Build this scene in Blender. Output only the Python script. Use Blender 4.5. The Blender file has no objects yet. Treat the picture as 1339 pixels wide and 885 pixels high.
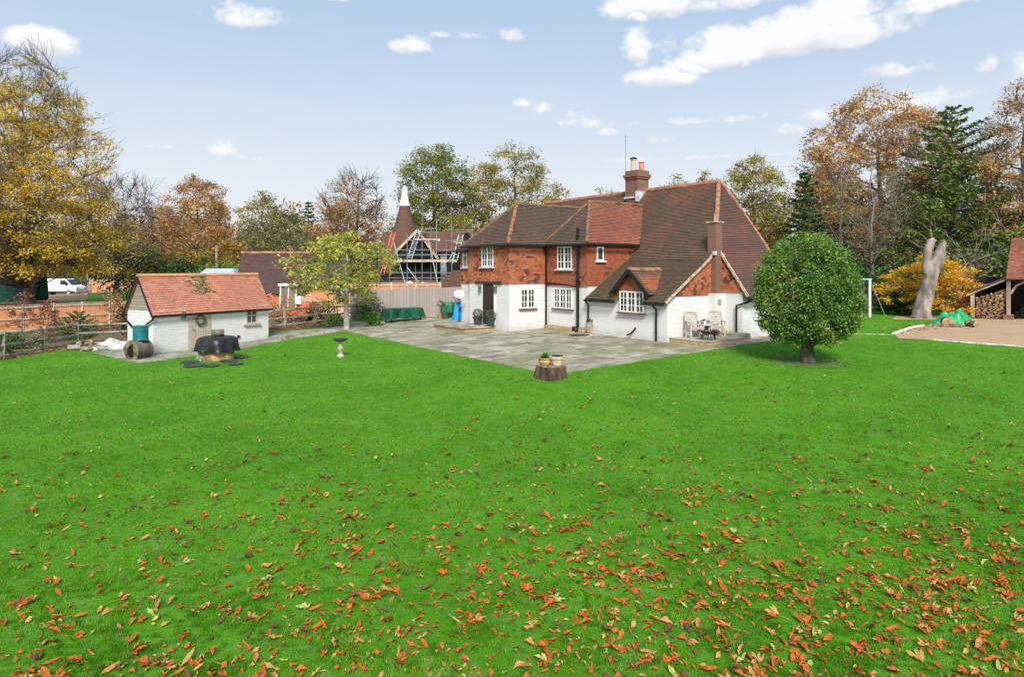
import bpy, bmesh, math, random
import numpy as np
from mathutils import Vector, Matrix, noise

SC = bpy.context.scene
COL = SC.collection
R = math.radians
random.seed(7)
F = 893.0            # focal length in photograph pixels
CX, HY = 669.5, 350.0
CAMZ = 3.7

# ------------------------------------------------------------------ camera, sky, sun, exposure
cd = bpy.data.cameras.new('camera'); cam = bpy.data.objects.new('camera', cd); COL.objects.link(cam)
cam.location = (0, 0, CAMZ); cam.rotation_euler = (R(90), 0, 0)
cd.sensor_width = 36; cd.lens = 24.0; cd.shift_y = -92.5/1339; cd.clip_end = 3000; cd.clip_start = .1
SC.camera = cam
SUN_EL, SUN_AZ = 40, 177        # azimuth clockwise from +Y
sd = bpy.data.lights.new('sun', 'SUN'); sd.energy = 3.3; sd.angle = R(17); sd.color = (1, .95, .87)
sun = bpy.data.objects.new('sun', sd); COL.objects.link(sun)
tos = Vector((math.sin(R(SUN_AZ))*math.cos(R(SUN_EL)), math.cos(R(SUN_AZ))*math.cos(R(SUN_EL)), math.sin(R(SUN_EL))))
sun.rotation_euler = tos.to_track_quat('Z', 'Y').to_euler()
SC.view_settings.view_transform = 'Standard'; SC.view_settings.look = 'None'
SC.view_settings.exposure = 0.6; SC.view_settings.gamma = 1.0; SC.view_settings.use_curve_mapping = False
SC.cycles.max_bounces = 6; SC.cycles.diffuse_bounces = 3; SC.cycles.glossy_bounces = 2; SC.cycles.transmission_bounces = 3
SC.cycles.transparent_max_bounces = 6

class NT:
    """small node-tree builder"""
    def __init__(s, tree): s.t = tree; s.t.nodes.clear()
    def n(s, typ, **kw):
        o = s.t.nodes.new(typ)
        for k, v in kw.items():
            if k == 'ins':
                for i, x in v.items(): s.set(o.inputs[i], x)
            else: setattr(o, k, v)
        return o
    def set(s, sock, x):
        if isinstance(x, bpy.types.NodeSocket): s.t.links.new(x, sock)
        elif isinstance(x, bpy.types.Node): s.t.links.new(x.outputs[0], sock)
        elif isinstance(x, tuple) and len(x) == 3 and sock.type == 'RGBA': sock.default_value = (*x, 1)
        else: sock.default_value = x
    def m(s, op, a, b=0.0, c=0.0, clamp=False):
        return s.n('ShaderNodeMath', operation=op, use_clamp=clamp, ins={0: a, 1: b, 2: c}).outputs[0]
    def mix(s, f, a, b, mode='MIX'):
        o = s.n('ShaderNodeMix', data_type='RGBA', blend_type=mode); o.clamp_factor = True
        s.set(o.inputs[0], f); s.set(o.inputs[6], a); s.set(o.inputs[7], b); return o.outputs[2]
    def ramp(s, f, stops, interp='LINEAR'):
        o = s.n('ShaderNodeValToRGB'); cr = o.color_ramp; cr.interpolation = interp
        while len(cr.elements) < len(stops): cr.elements.new(.5)
        for e, (p, c) in zip(cr.elements, stops): e.position = p; e.color = (*c, 1)
        s.set(o.inputs[0], f); return o.outputs[0]
    def noise(s, vec, scale, detail=3, rough=.55, dist=0):
        o = s.n('ShaderNodeTexNoise'); s.set(o.inputs['Scale'], scale); s.set(o.inputs['Detail'], detail)
        s.set(o.inputs['Roughness'], rough); s.set(o.inputs['Distortion'], dist)
        if vec is not None: s.set(o.inputs['Vector'], vec)
        return o.outputs[0]
    def step(s, x, lo, hi):
        o = s.n('ShaderNodeMapRange', interpolation_type='SMOOTHSTEP', ins={0: x, 1: lo, 2: hi, 3: 0.0, 4: 1.0}); return o.outputs[0]

# --- sky: Nishita air under a thin white veil, with small cumulus clouds placed by bearing and height
w = bpy.data.worlds.new('World'); SC.world = w; w.use_nodes = True
k = NT(w.node_tree)
STR = .075
sky = k.n('ShaderNodeTexSky', sky_type='NISHITA', sun_disc=False, sun_elevation=R(SUN_EL), sun_rotation=R(SUN_AZ))
tc = k.n('ShaderNodeTexCoord').outputs['Generated']
sx = k.n('ShaderNodeSeparateXYZ', ins={0: tc})
az = k.m('ARCTAN2', sx.outputs[0], sx.outputs[1]); el = k.m('ARCSINE', sx.outputs[2])
hz = k.step(el, .0, .42)
veil = k.ramp(hz, [(0, (7.8, 7.95, 8.4)), (.35, (6.45, 7.15, 8.1)), (1, (4.1, 5.5, 7.5))])
base = k.mix(.93, sky.outputs[0], veil)
cv = k.n('ShaderNodeCombineXYZ', ins={0: az, 1: k.m('MULTIPLY', el, 1.35), 2: 0.3}).outputs[0]
nz = k.noise(cv, 16, 6, .6)
nz2 = k.noise(cv, 55, 4, .6)
CLOUDS = [(55, 58, 34, 20), (322, 27, 40, 15), (438, -2, 22, 6), (540, 62, 24, 13), (600, 47, 40, 7), (672, 48, 16, 10), (210, 192, 18, 6), (292, 199, 16, 12),
          (326, 207, 26, 8), (445, 193, 14, 5), (684, 136, 12, 8), (711, 143, 14, 9), (754, 162, 26, 14), (795, 175, 20, 7), (868, 184, 22, 8),
          (1020, 55, 125, 30), (1075, 22, 60, 22), (860, 105, 46, 16), (832, 68, 16, 32), (925, 82, 52, 20), (850, 12, 60, 22), (960, 5, 90, 12), (1175, 94, 38, 10),
          (1293, 88, 10, 10), (1338, 95, 20, 20), (1240, 2, 50, 12), (1030, 172, 16, 10), (1210, 135, 50, 14), (1130, 148, 60, 12), (905, 160, 110, 7), (960, 205, 200, 5)]
dens = None; shade = None
for (px, py, rx, ry) in CLOUDS:
    a0 = math.atan((px-CX)/F); e0 = math.atan((HY-py)/F*math.cos(a0))
    dx = k.m('MULTIPLY', k.m('SUBTRACT', az, a0), F/rx*.9)
    dy = k.m('MULTIPLY', k.m('SUBTRACT', el, e0), F/ry*.9)
    dyy = k.m('MAXIMUM', dy, k.m('MULTIPLY', dy, -1.7))
    q = k.m('SUBTRACT', 1.0, k.m('ADD', k.m('MULTIPLY', dx, dx), k.m('MULTIPLY', dyy, dyy)))
    sh = k.m('MULTIPLY', k.m('ADD', q, 1.1, clamp=True), k.m('MULTIPLY_ADD', dy, .8, .62), clamp=True)
    if ry < 9 and rx > 15: q = k.m('SUBTRACT', q, .45)
    elif rx > 30 and ry > 15: q = k.m('MULTIPLY', q, 2.4)
    dens = q if dens is None else k.m('MAXIMUM', dens, q)
    shade = sh if shade is None else k.m('MAXIMUM', shade, sh)
dens = k.m('MAXIMUM', dens, -1.5)
d2 = k.m('ADD', dens, k.m('ADD', k.m('MULTIPLY', k.m('SUBTRACT', nz, .5), 5.2), k.m('MULTIPLY', k.m('SUBTRACT', nz2, .5), 2.6)))
al = k.step(d2, -.25, 1.5)
ccol = k.mix(k.step(k.m('ADD', shade, k.m('MULTIPLY', k.m('SUBTRACT', nz, .5), 1.2)), .2, .75), (6.5, 6.65, 7.5), (8.9, 8.85, 8.8))
wisp = k.m('MULTIPLY', k.step(k.noise(k.n('ShaderNodeCombineXYZ', ins={0: k.m('MULTIPLY', az, .8), 1: k.m('MULTIPLY', el, 4.5), 2: 1.7}).outputs[0], 3.2, 5, .6), .48, .8), .3)
base = k.mix(wisp, base, (7.0, 7.2, 8.0))
colr = k.mix(k.m('MULTIPLY', al, .93), base, ccol)
bg = k.n('ShaderNodeBackground', ins={0: colr, 1: STR})
k.n('ShaderNodeOutputWorld', ins={0: bg.outputs[0]})

# ------------------------------------------------------------------ terrain
P0 = Vector((6.42, 28.2)); U = Vector((-.582, .813)); V = Vector((.813, .582)); HZ = .65
HROT = math.atan2(.582, .813)
def ab(X, Y):
    dx, dy = X-P0.x, Y-P0.y
    return dx*U.x+dy*U.y, dx*V.x+dy*V.y
def hw(a, b): p = P0+U*a+V*b; return p.x, p.y
CTRL = [(0, 0, 0), (0, 6, 0), (-10, 8, 0), (10, 8, 0), (0, 14, 0), (-22, 14, 0), (22, 14, .12), (-12, 20, 0), (-5, 22, .05), (12, 17, .1), (10.3, 23.9, .33), (-15, 29, 0), (-12, 33, .04),
        (-20, 24, 0), (-7, 27.7, .1), (-20.6, 28, 0), (-20.5, 33, -.05), (-13.5, 38, .15), (15, 30, .68), (25, 40, .7), (20, 35, .7), (22, 41, .7), (22, 24, .45), (35, 30, .6), (18, 44, .7), (30, 48, .7),
        (-34, 45.5, -.7), (-29.5, 52, -.7), (-24, 44, -.55), (-40, 40, -.6), (-26, 36, -.3), (-18, 44, -.2), (-24, 60, -.2), (-14, 52, .2), (-52, 62, .0), (-54, 80, .4), (-46, 75, .75), (-44, 80, 1.1), (-38, 81, 1.5), (-37, 70, 1.0), (-42, 68, .6), (-30, 72, 1.0), (-48, 86, .5), (-8, 62, .4), (5, 60, .6), (25, 60, .8),
        (-50, 20, 0), (50, 20, .4), (0, 90, .6), (-70, 100, .5), (70, 90, .8), (0, -15, 0), (-40, -10, 0), (40, -10, 0)]
CT = np.array(CTRL)
def gnd(X, Y):
    X = np.asarray(X, float); Y = np.asarray(Y, float)
    d2 = (X[..., None]-CT[:, 0])**2+(Y[..., None]-CT[:, 1])**2+6.0
    ww = d2**-1.8
    z = (ww*CT[:, 2]).sum(-1)/ww.sum(-1)
    far = np.clip((np.hypot(X, Y)-110)/60, 0, 1)
    z = z*(1-far)+.5*far
    a = (X-P0.x)*U.x+(Y-P0.y)*U.y; b = (X-P0.x)*V.x+(Y-P0.y)*V.y
    zp = .3+.004*(a+2.3)+.034*(np.clip(b, -9, 3)+8)
    da = np.maximum(np.maximum(-2.3-a, a-22), 0); db = np.maximum(np.maximum(-8-b, b-9), 0)
    t = np.clip(1-np.hypot(da, db)/6.5, 0, 1); t = t*t*(3-2*t)
    return z*(1-t)+zp*t
def g(X, Y): return float(gnd(np.array([X]), np.array([Y]))[0])
def A(px, py, Y): return Vector(((px-CX)/F*Y, Y, CAMZ+(HY-py)/F*Y))
def GP(px, py):
    """ground point seen at a photograph pixel"""
    Y = 30.0
    for _ in range(40):
        X = (px-CX)/F*Y; Y = .5*Y+.5*(CAMZ-g(X, Y))*F/(py-HY)
    return ((px-CX)/F*Y, Y)
def GX(px, Y): X = (px-CX)/F*Y; return Vector((X, Y, g(X, Y)))

# ------------------------------------------------------------------ mesh helpers
def link(o, parent=None):
    COL.objects.link(o)
    if parent is not None: o.parent = parent
    return o
def props(o, label=None, cat=None, group=None, kind=None):
    for key, v in (('label', label), ('category', cat), ('group', group), ('kind', kind)):
        if v: o[key] = v
    return o
def thing(name, label, cat, loc=(0, 0, 0), rz=0, group=None):
    o = bpy.data.objects.new(name, None); COL.objects.link(o); o.location = loc; o.rotation_euler = (0, 0, rz)
    o.empty_display_size = .2
    return props(o, label, cat, group)
def dup(o, loc=None, rz=None, label=None, scale=None, parent=None):
    c = o.copy(); COL.objects.link(c)
    if parent is not None: c.parent = parent
    for ch in o.children: dup(ch, parent=c)
    if loc is not None: c.location = loc
    if rz is not None: c.rotation_euler = (0, 0, rz)
    if label: c['label'] = label
    if scale: c.scale = scale
    return c
def fast(name, Vv, n, mat, parent=None, smooth=False):
    """mesh of equal polygons (n corners each, own vertices) from a numpy array"""
    Vv = np.ascontiguousarray(Vv, dtype=np.float32).reshape(-1, 3); nv = len(Vv); nf = nv//n
    me = bpy.data.meshes.new(name)
    me.vertices.add(nv); me.vertices.foreach_set('co', Vv.ravel())
    me.loops.add(nv); me.loops.foreach_set('vertex_index', np.arange(nv, dtype=np.int32))
    me.polygons.add(nf); me.polygons.foreach_set('loop_start', np.arange(0, nv, n, dtype=np.int32))
    me.update(); me.validate()
    me.materials.append(mat)
    return link(bpy.data.objects.new(name, me), parent)

class MB:
    def __init__(s): s.v = []; s.f = []; s.uv = {}
    def add(s, vs, fs):
        o = len(s.v); s.v += [tuple(v) for v in vs]; s.f += [tuple(i+o for i in f) for f in fs]; return s
    def box(s, lo, hi):
        (x0, y0, z0), (x1, y1, z1) = lo, hi
        return s.add([(x0, y0, z0), (x1, y0, z0), (x1, y1, z0), (x0, y1, z0), (x0, y0, z1), (x1, y0, z1), (x1, y1, z1), (x0, y1, z1)],
                     [(0, 3, 2, 1), (4, 5, 6, 7), (0, 1, 5, 4), (1, 2, 6, 5), (2, 3, 7, 6), (3, 0, 4, 7)])
    def obox(s, c, size, rot=(0, 0, 0), taper=1.0):
        from mathutils import Euler
        M = Euler(rot).to_matrix(); c = Vector(c); x, y, z = [q/2 for q in size]
        vs = []
        for zz, t in ((-z, 1), (z, taper)):
            for (a, b) in ((-x, -y), (x, -y), (x, y), (-x, y)): vs.append(c+M @ Vector((a*t, b*t, zz)))
        return s.add(vs, [(0, 3, 2, 1), (4, 5, 6, 7), (0, 1, 5, 4), (1, 2, 6, 5), (2, 3, 7, 6), (3, 0, 4, 7)])
    def beam(s, p0, p1, w, h=None):
        p0, p1 = Vector(p0), Vector(p1); d = (p1-p0).normalized(); h = h or w
        up = Vector((0, 0, 1)) if abs(d.z) < .95 else Vector((0, 1, 0))
        a = d.cross(up).normalized()*w/2; b = d.cross(a).normalized()*h/2
        vs = [p+i*a+j*b for p in (p0, p1) for i, j in ((-1, -1), (1, -1), (1, 1), (-1, 1))]
        return s.add(vs, [(0, 3, 2, 1), (4, 5, 6, 7), (0, 1, 5, 4), (1, 2, 6, 5), (2, 3, 7, 6), (3, 0, 4, 7)])
    def tube(s, pts, rs, n=6, cap=True):
        pts = [Vector(p) for p in pts]
        if not hasattr(rs, '__len__'): rs = [rs]*len(pts)
        vs, fs = [], []
        ref = None
        for i, p in enumerate(pts):
            d = (pts[min(i+1, len(pts)-1)]-pts[max(i-1, 0)])
            d = d.normalized() if d.length > 1e-6 else Vector((0, 0, 1))
            if ref is None: ref = d.orthogonal().normalized()
            a = (ref-d*ref.dot(d)); a = a.normalized() if a.length > 1e-4 else d.orthogonal().normalized(); ref = a
            b = d.cross(a)
            for j in range(n):
                t = 2*math.pi*j/n; vs.append(p+(a*math.cos(t)+b*math.sin(t))*rs[i])
        for i in range(len(pts)-1):
            for j in range(n): fs.append((i*n+j, i*n+(j+1) % n, (i+1)*n+(j+1) % n, (i+1)*n+j))
        if cap: fs.append(tuple(range(n-1, -1, -1))); fs.append(tuple(range((len(pts)-1)*n, len(pts)*n)))
        return s.add(vs, fs)
    def lathe(s, prof, c=(0, 0, 0), n=18, wob=0, seed=0, sq=None):
        rr = random.Random(seed); vs, fs = [], []; wv = [1+rr.uniform(-wob, wob) for _ in range(n)]
        for (r, z) in prof:
            for j in range(n):
                t = 2*math.pi*j/n; q = r*wv[j]
                vs.append((c[0]+q*math.cos(t)*(sq or 1), c[1]+q*math.sin(t), c[2]+z))
        for i in range(len(prof)-1):
            for j in range(n): fs.append((i*n+j, i*n+(j+1) % n, (i+1)*n+(j+1) % n, (i+1)*n+j))
        fs.append(tuple(range(n-1, -1, -1))); fs.append(tuple(range((len(prof)-1)*n, len(prof)*n)))
        return s.add(vs, fs)
    def prism(s, pts, vec):
        pts = [Vector(p) for p in pts]; vec = Vector(vec); n = len(pts)
        return s.add(pts+[p+vec for p in pts], [tuple(range(n-1, -1, -1)), tuple(range(n, 2*n))]+[(i, (i+1) % n, n+(i+1) % n, n+i) for i in range(n)])
    def build(s, name, mat, parent=None, smooth=False, uv=True, recalc=True, bevel=0):
        me = bpy.data.meshes.new(name); me.from_pydata(s.v, [], s.f)
        if recalc and not s.uv:
            bm = bmesh.new(); bm.from_mesh(me); bmesh.ops.recalc_face_normals(bm, faces=bm.faces)
            if bevel: bmesh.ops.bevel(bm, geom=bm.edges[:], offset=bevel, segments=2, affect='EDGES')
            bm.to_mesh(me); bm.free()
        me.update()
        if uv:
            L = me.uv_layers.new(name='UVMap').data
            for p in me.polygons:
                ex = s.uv.get(p.index)
                if ex:
                    for li, q in zip(p.loop_indices, ex): L[li].uv = q
                    continue
                nn = p.normal
                if abs(nn.z) > .93: t, b = Vector((1, 0, 0)), Vector((0, 1, 0))
                else: t = Vector((-nn.y, nn.x, 0)).normalized(); b = nn.cross(t)
                for li in p.loop_indices:
                    co = me.vertices[me.loops[li].vertex_index].co; L[li].uv = (co.dot(t), co.dot(b))
        if smooth: me.polygons.foreach_set('use_smooth', [True]*len(me.polygons))
        me.materials.append(mat)
        return link(bpy.data.objects.new(name, me), parent)

def clip(poly, ax, val, keep_hi):
    out = []; n = len(poly)
    for i in range(n):
        p, q = poly[i], poly[(i+1) % n]
        ip = p[ax] >= val if keep_hi else p[ax] <= val; iq = q[ax] >= val if keep_hi else q[ax] <= val
        if ip: out.append(p)
        if ip != iq:
            t = (val-p[ax])/(q[ax]-p[ax]); r = [p[0]+(q[0]-p[0])*t, p[1]+(q[1]-p[1])*t]; r[ax] = val; out.append(tuple(r))
    return out
def roof(mb, poly, gauge=.105, lift=.028, wave=.05, cell=.8, thick=.07, seed=0):
    """one roof slope laid in overlapping tile courses, slightly sagging"""
    P = [Vector(p) for p in poly]
    n = Vector((0, 0, 0))
    for i in range(len(P)): n += (P[i]-P[0]).cross(P[(i+1) % len(P)]-P[0])
    n.normalize()
    if n.z < 0: n = -n
    t = Vector((0, 0, 1)).cross(n).normalized(); s = n.cross(t)
    if s.z < 0: s = -s; t = -t
    O = P[0]; p2 = [((p-O).dot(t), (p-O).dot(s)) for p in P]
    us = [q[0] for q in p2]; vs = [q[1] for q in p2]
    def W(u, v): return wave*noise.noise(Vector((u*.33+seed*7.1, v*.4, seed*3.3)))+.012*noise.noise(Vector((u*2.7, v*2.7+seed, 5.)))
    v = min(vs); k_ = 0
    while v < max(vs)-1e-4:
        band = clip(clip(p2, 1, v, True), 1, v+gauge, False)
        if len(band) >= 3:
            u = math.floor(min(q[0] for q in band)/cell)*cell
            while u < max(q[0] for q in band):
                c = clip(clip(band, 0, u, True), 0, u+cell, False); u += cell
                c = [q for i, q in enumerate(c) if (abs(q[0]-c[i-1][0])+abs(q[1]-c[i-1][1])) > 1e-5]
                if len(c) < 3: continue
                area = sum(c[i-1][0]*c[i][1]-c[i][0]*c[i-1][1] for i in range(len(c)))
                if abs(area) < 1e-5: continue
                if area < 0: c = c[::-1]
                top = [O+t*q[0]+s*q[1]+n*(W(q[0], q[1])+lift*(1-(q[1]-v)/gauge)) for q in c]
                o = len(mb.v); mb.v += [tuple(x) for x in top]; mb.f.append(tuple(range(o, o+len(c))))
                mb.uv[len(mb.f)-1] = [(q[0], q[1]-min(vs)+gauge*1e-3) for q in c]
                for i in range(len(c)):
                    q, r = c[i-1], c[i]
                    if abs(q[1]-v) < 1e-5 and abs(r[1]-v) < 1e-5:
                        o = len(mb.v)
                        mb.v += [tuple(top[i-1]), tuple(top[i]), tuple(top[i]-n*(lift+.01)), tuple(top[i-1]-n*(lift+.01))]
                        mb.f.append((o, o+1, o+2, o+3)); mb.uv[len(mb.f)-1] = [(q[0], q[1]-min(vs)+.001), (r[0], r[1]-min(vs)+.001)]*2
        v += gauge
    # edge skirt and underside
    o = len(mb.v); m_ = len(P)
    mb.v += [tuple(p+n*(lift*.6+W(*p2[i]))) for i, p in enumerate(P)]+[tuple(p-n*thick) for p in P]
    for i in range(m_):
        j = (i+1) % m_; mb.f.append((o+i, o+j, o+m_+j, o+m_+i)); mb.uv[len(mb.f)-1] = [(p2[i][0], .03), (p2[j][0], .03), (p2[j][0], .05), (p2[i][0], .05)]
    mb.f.append(tuple(o+m_+i for i in range(m_-1, -1, -1))); mb.uv[len(mb.f)-1] = [(0, 0)]*m_
def sheet(name, outline, off, mat, step=1.0, kind='structure', skirt=0, rot=False):
    """a ground surface of any outline, following the terrain"""
    bm = bmesh.new(); vs = [bm.verts.new((x, y, 0)) for x, y in outline]; bm.faces.new(vs)
    xs = [p[0] for p in outline]; ys = [p[1] for p in outline]
    for ax, lo, hi in ((0, min(xs), max(xs)), (1, min(ys), max(ys))):
        q = math.ceil(lo/step)*step
        while q < hi:
            bmesh.ops.bisect_plane(bm, geom=bm.verts[:]+bm.edges[:]+bm.faces[:], plane_co=(q if ax == 0 else 0, q if ax == 1 else 0, 0), plane_no=(1-ax, ax, 0))
            q += step
    co = np.array([v.co[:] for v in bm.verts]); z = gnd(co[:, 0], co[:, 1])+off
    for v, zz in zip(bm.verts, z): v.co.z = zz
    if skirt:
        ed = [e for e in bm.edges if len(e.link_faces) == 1]
        r = bmesh.ops.extrude_edge_only(bm, edges=ed)
        for v in r['geom']:
            if isinstance(v, bmesh.types.BMVert): v.co.z -= skirt
    bmesh.ops.recalc_face_normals(bm, faces=bm.faces)
    me = bpy.data.meshes.new(name); bm.to_mesh(me); bm.free(); me.materials.append(mat)
    o = link(bpy.data.objects.new(name, me)); o['kind'] = kind
    return o
def inside(poly, X, Y):
    X = np.asarray(X); Y = np.asarray(Y); r = np.zeros(X.shape, bool); n = len(poly)
    for i in range(n):
        (x0, y0), (x1, y1) = poly[i-1], poly[i]
        c = ((y0 > Y) != (y1 > Y)) & (X < (x1-x0)*(Y-y0)/((y1-y0) or 1e-9)+x0); r ^= c
    return r

# ------------------------------------------------------------------ materials
def newmat(name):
    m = bpy.data.materials.new(name); m.use_nodes = True; k = NT(m.node_tree); return m, k
def finish(k, col, rough=.8, bump=None, bs=.3, bd=.02, metal=0, spec=.35, trans=0):
    b = k.n('ShaderNodeBsdfPrincipled', ins={'Base Color': col, 'Roughness': rough, 'Metallic': metal, 'Specular IOR Level': spec})
    if bump is not None:
        bn = k.n('ShaderNodeBump', ins={'Strength': bs, 'Distance': bd, 'Height': bump}); k.set(b.inputs['Normal'], bn.outputs[0])
    sh = b.outputs[0]
    if trans:
        t = k.n('ShaderNodeBsdfTranslucent', ins={0: col}); mx = k.n('ShaderNodeMixShader', ins={0: trans, 1: sh, 2: t.outputs[0]}); sh = mx.outputs[0]
    k.n('ShaderNodeOutputMaterial', ins={0: sh})
def objc(k): return k.n('ShaderNodeTexCoord').outputs['Object']
def uvc(k): return k.n('ShaderNodeTexCoord').outputs['UV']
def P(name, c, rough=.75, var=.2, scale=6, bump=.0, bscale=40, c2=None, metal=0, spec=.35, stretch=None):
    m, k = newmat(name); v = objc(k)
    if stretch: v = k.n('ShaderNodeMapping', ins={0: v, 3: stretch}).outputs[0]
    n = k.noise(v, scale, 5)
    lo = tuple(x*(1-var) for x in c) if c2 is None else c2
    hi = tuple(min(1, x*(1+var)) for x in c)
    col = k.mix(k.step(n, .32, .68), lo, hi)
    bp = k.noise(v, bscale, 4) if bump else None
    finish(k, col, rough, bp, bump, .02, metal, spec); return m
def tiles(name, ramp, dark, dk, moss, ms, gauge=.105, width=.165, wscale=.45, bs=.5, cluster=None, zg=None):
    m, k = newmat(name); u = k.n('ShaderNodeSeparateXYZ', ins={0: uvc(k)})
    row = k.m('FLOOR', k.m('DIVIDE', u.outputs[1], gauge)); fr = k.m('FRACT', k.m('DIVIDE', u.outputs[1], gauge))
    cu = k.m('ADD', k.m('DIVIDE', u.outputs[0], width), k.m('MULTIPLY', k.m('MODULO', row, 2.0), .5))
    cell = k.n('ShaderNodeCombineXYZ', ins={0: k.m('FLOOR', cu), 1: row, 2: 0.0}).outputs[0]
    wn = k.n('ShaderNodeTexWhiteNoise', noise_dimensions='3D', ins={0: cell})
    oc = objc(k)
    big = k.noise(oc, wscale, 5, .6); mid = k.noise(oc, 3.0, 4, .6)
    col = k.ramp(wn.outputs[0], ramp)
    dsel = k.m('ADD', k.m('MULTIPLY', k.m('SUBTRACT', wn.outputs[0], .5), .35), k.m('MULTIPLY', k.m('ADD', big, k.m('MULTIPLY', mid, .35)), .74))
    if zg: dsel = k.m('ADD', dsel, k.m('MULTIPLY', k.m('SUBTRACT', zg[0], k.n('ShaderNodeSeparateXYZ', ins={0: oc}).outputs[2]), zg[1]))
    col = k.mix(k.m('MULTIPLY', k.step(dsel, dk[0], dk[1]), dk[2]), col, dark)
    if cluster:
        sep = k.n('ShaderNodeSeparateColor', ins={0: wn.outputs[1]})
        cs = k.m('MULTIPLY', k.step(k.noise(oc, cluster[0], 2), cluster[3], cluster[3]+.12), k.step(sep.outputs[1], cluster[1], cluster[1]+.05)); col = k.mix(cs, col, cluster[2])
    if ms:
        col = k.mix(k.m('MULTIPLY', k.step(k.m('ADD', k.m('MULTIPLY', k.noise(oc, 5.5, 5, .7), .7), k.m('ADD', k.m('MULTIPLY', big, .3), k.m('MULTIPLY', k.m('SUBTRACT', zg[0], k.n('ShaderNodeSeparateXYZ', ins={0: oc}).outputs[2]), zg[1]*.5) if zg else 0.0)), ms[0], ms[0]+.1), ms[1]), col, moss)
    gap = k.m('LESS_THAN', k.m('FRACT', cu), .05)
    col = k.mix(k.m('MULTIPLY', gap, .5), col, (.03, .02, .015))
    # the tail of each tile is a thick lower edge that stands proud of the course below
    h = k.m('ADD', k.m('MULTIPLY', k.m('SUBTRACT', 1.0, fr), .7), k.m('MULTIPLY', wn.outputs[0], .45))
    h = k.m('SUBTRACT', h, k.m('MULTIPLY', gap, .5))
    finish(k, col, .85, h, bs, .03); return m
def leafm(name, cols, trans=.3, nscale=.5, rough=.6, rnd=.38):
    m, k = newmat(name)
    r = k.n('ShaderNodeNewGeometry').outputs['Random Per Island']
    nn = k.noise(objc(k), nscale, 3)
    f = k.m('ADD', k.m('MULTIPLY', r, rnd), k.m('MULTIPLY', k.step(nn, .3, .7), 1-rnd))  # broad noise paints light and dark clump shading over the leaf tones
    n = len(cols); col = k.ramp(f, [(i/(n-1), c) for i, c in enumerate(cols)])
    finish(k, col, rough, trans=trans, spec=.25); return m
def brick(name, c1, c2, mortar, scale=1.0, bs=.6, noise_amt=.3, bw=.225, bh=.075, splash=False):
    m, k = newmat(name)
    b = k.n('ShaderNodeTexBrick', ins={'Vector': uvc(k), 'Color1': c1, 'Color2': c2, 'Mortar': mortar, 'Scale': 1.0, 'Mortar Size': .008*scale, 'Brick Width': bw*scale, 'Row Height': bh*scale, 'Bias': 0.0})
    n = k.noise(objc(k), 7, 5, .6)
    col = k.mix(k.m('MULTIPLY', k.step(n, .35, .75), noise_amt), b.outputs[0], tuple(x*.55 for x in c1))
    h = k.m('ADD', k.m('MULTIPLY', k.m('SUBTRACT', 1.0, b.outputs[1]), 1.0), k.m('MULTIPLY', n, .5))
    if splash:
        z_ = k.n('ShaderNodeSeparateXYZ', ins={0: objc(k)}).outputs[2]; nn = k.noise(objc(k), 2.2, 5, .7)
        s_ = k.m('MULTIPLY', k.step(k.m('ADD', k.m('MULTIPLY', z_, -1.6), k.m('MULTIPLY', k.m('SUBTRACT', nn, .5), 1.6)), -.75, .2), .5); col = k.mix(s_, col, (.42, .41, .33))
        st = k.noise(k.n('ShaderNodeMapping', ins={0: objc(k), 3: (2.2, 2.2, .35)}).outputs[0], 1.6, 5, .65); col = k.mix(k.m('MULTIPLY', k.step(st, .55, .75), .22), col, (.5, .49, .43))
    finish(k, col, .85, h, bs, .012); return m

WHITE_WALL = brick('white painted brick', (.77, .77, .76), (.72, .72, .71), (.64, .64, .63), bs=.6, noise_amt=.1, splash=True)
WHITE_SHED = brick('white limewashed brick', (.76, .76, .74), (.70, .70, .68), (.58, .58, .56), bs=.7, noise_amt=.12, splash=True)
ROOF_MAIN = tiles('weathered clay roof tile', [(0, (.15, .07, .045)), (.5, (.24, .10, .06)), (.85, (.35, .15, .09)), (1, (.46, .27, .18))], (.085, .066, .05), (.26, .54, .92), (.19, .145, .06), (.49, .55), zg=(4.2, .035))
ROOF_WING = tiles('grey brown clay roof tile', [(0, (.10, .06, .045)), (.6, (.19, .11, .075)), (1, (.3, .16, .11))], (.085, .065, .052), (.34, .58, .85), (.13, .12, .05), (.5, .5))
ROOF_RED = tiles('red clay roof tile', [(0, (.24, .075, .045)), (.6, (.38, .125, .07)), (1, (.50, .26, .18))], (.12, .07, .052), (.42, .7, .85), (.2, .15, .05), (.6, .4))
HUNG = tiles('orange hung tile', [(0, (.28, .08, .035)), (.55, (.43, .13, .055)), (1, (.54, .23, .12))], (.26, .085, .045), (.5, .75, .6), (.2, .1, .05), None, gauge=.11, width=.165, bs=.7, cluster=(1.2, .55, (.10, .045, .034), .49))
HUNG_PLAIN = tiles('brown red hung tile', [(0, (.27, .065, .03)), (.6, (.36, .1, .045)), (1, (.45, .17, .09))], (.2, .07, .045), (.42, .7, .6), (.2, .1, .05), None, gauge=.11, bs=.7, cluster=(.8, .7, (.12, .05, .035), .5))
ROOF_SHED = tiles('pinkish clay roof tile', [(0, (.42, .16, .10)), (.5, (.55, .22, .14)), (1, (.66, .34, .24))], (.36, .17, .115), (.42, .72, .7), (.17, .12, .06), (.6, .5), gauge=.115, width=.17)
ROOF_BARN = tiles('dark slate brown barn tile', [(0, (.11, .05, .042)), (.6, (.18, .07, .055)), (1, (.28, .14, .11))], (.095, .078, .078), (.34, .52, .92), (.16, .12, .05), (.56, .4), wscale=.3, gauge=.14, width=.2, bs=.9)
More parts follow.
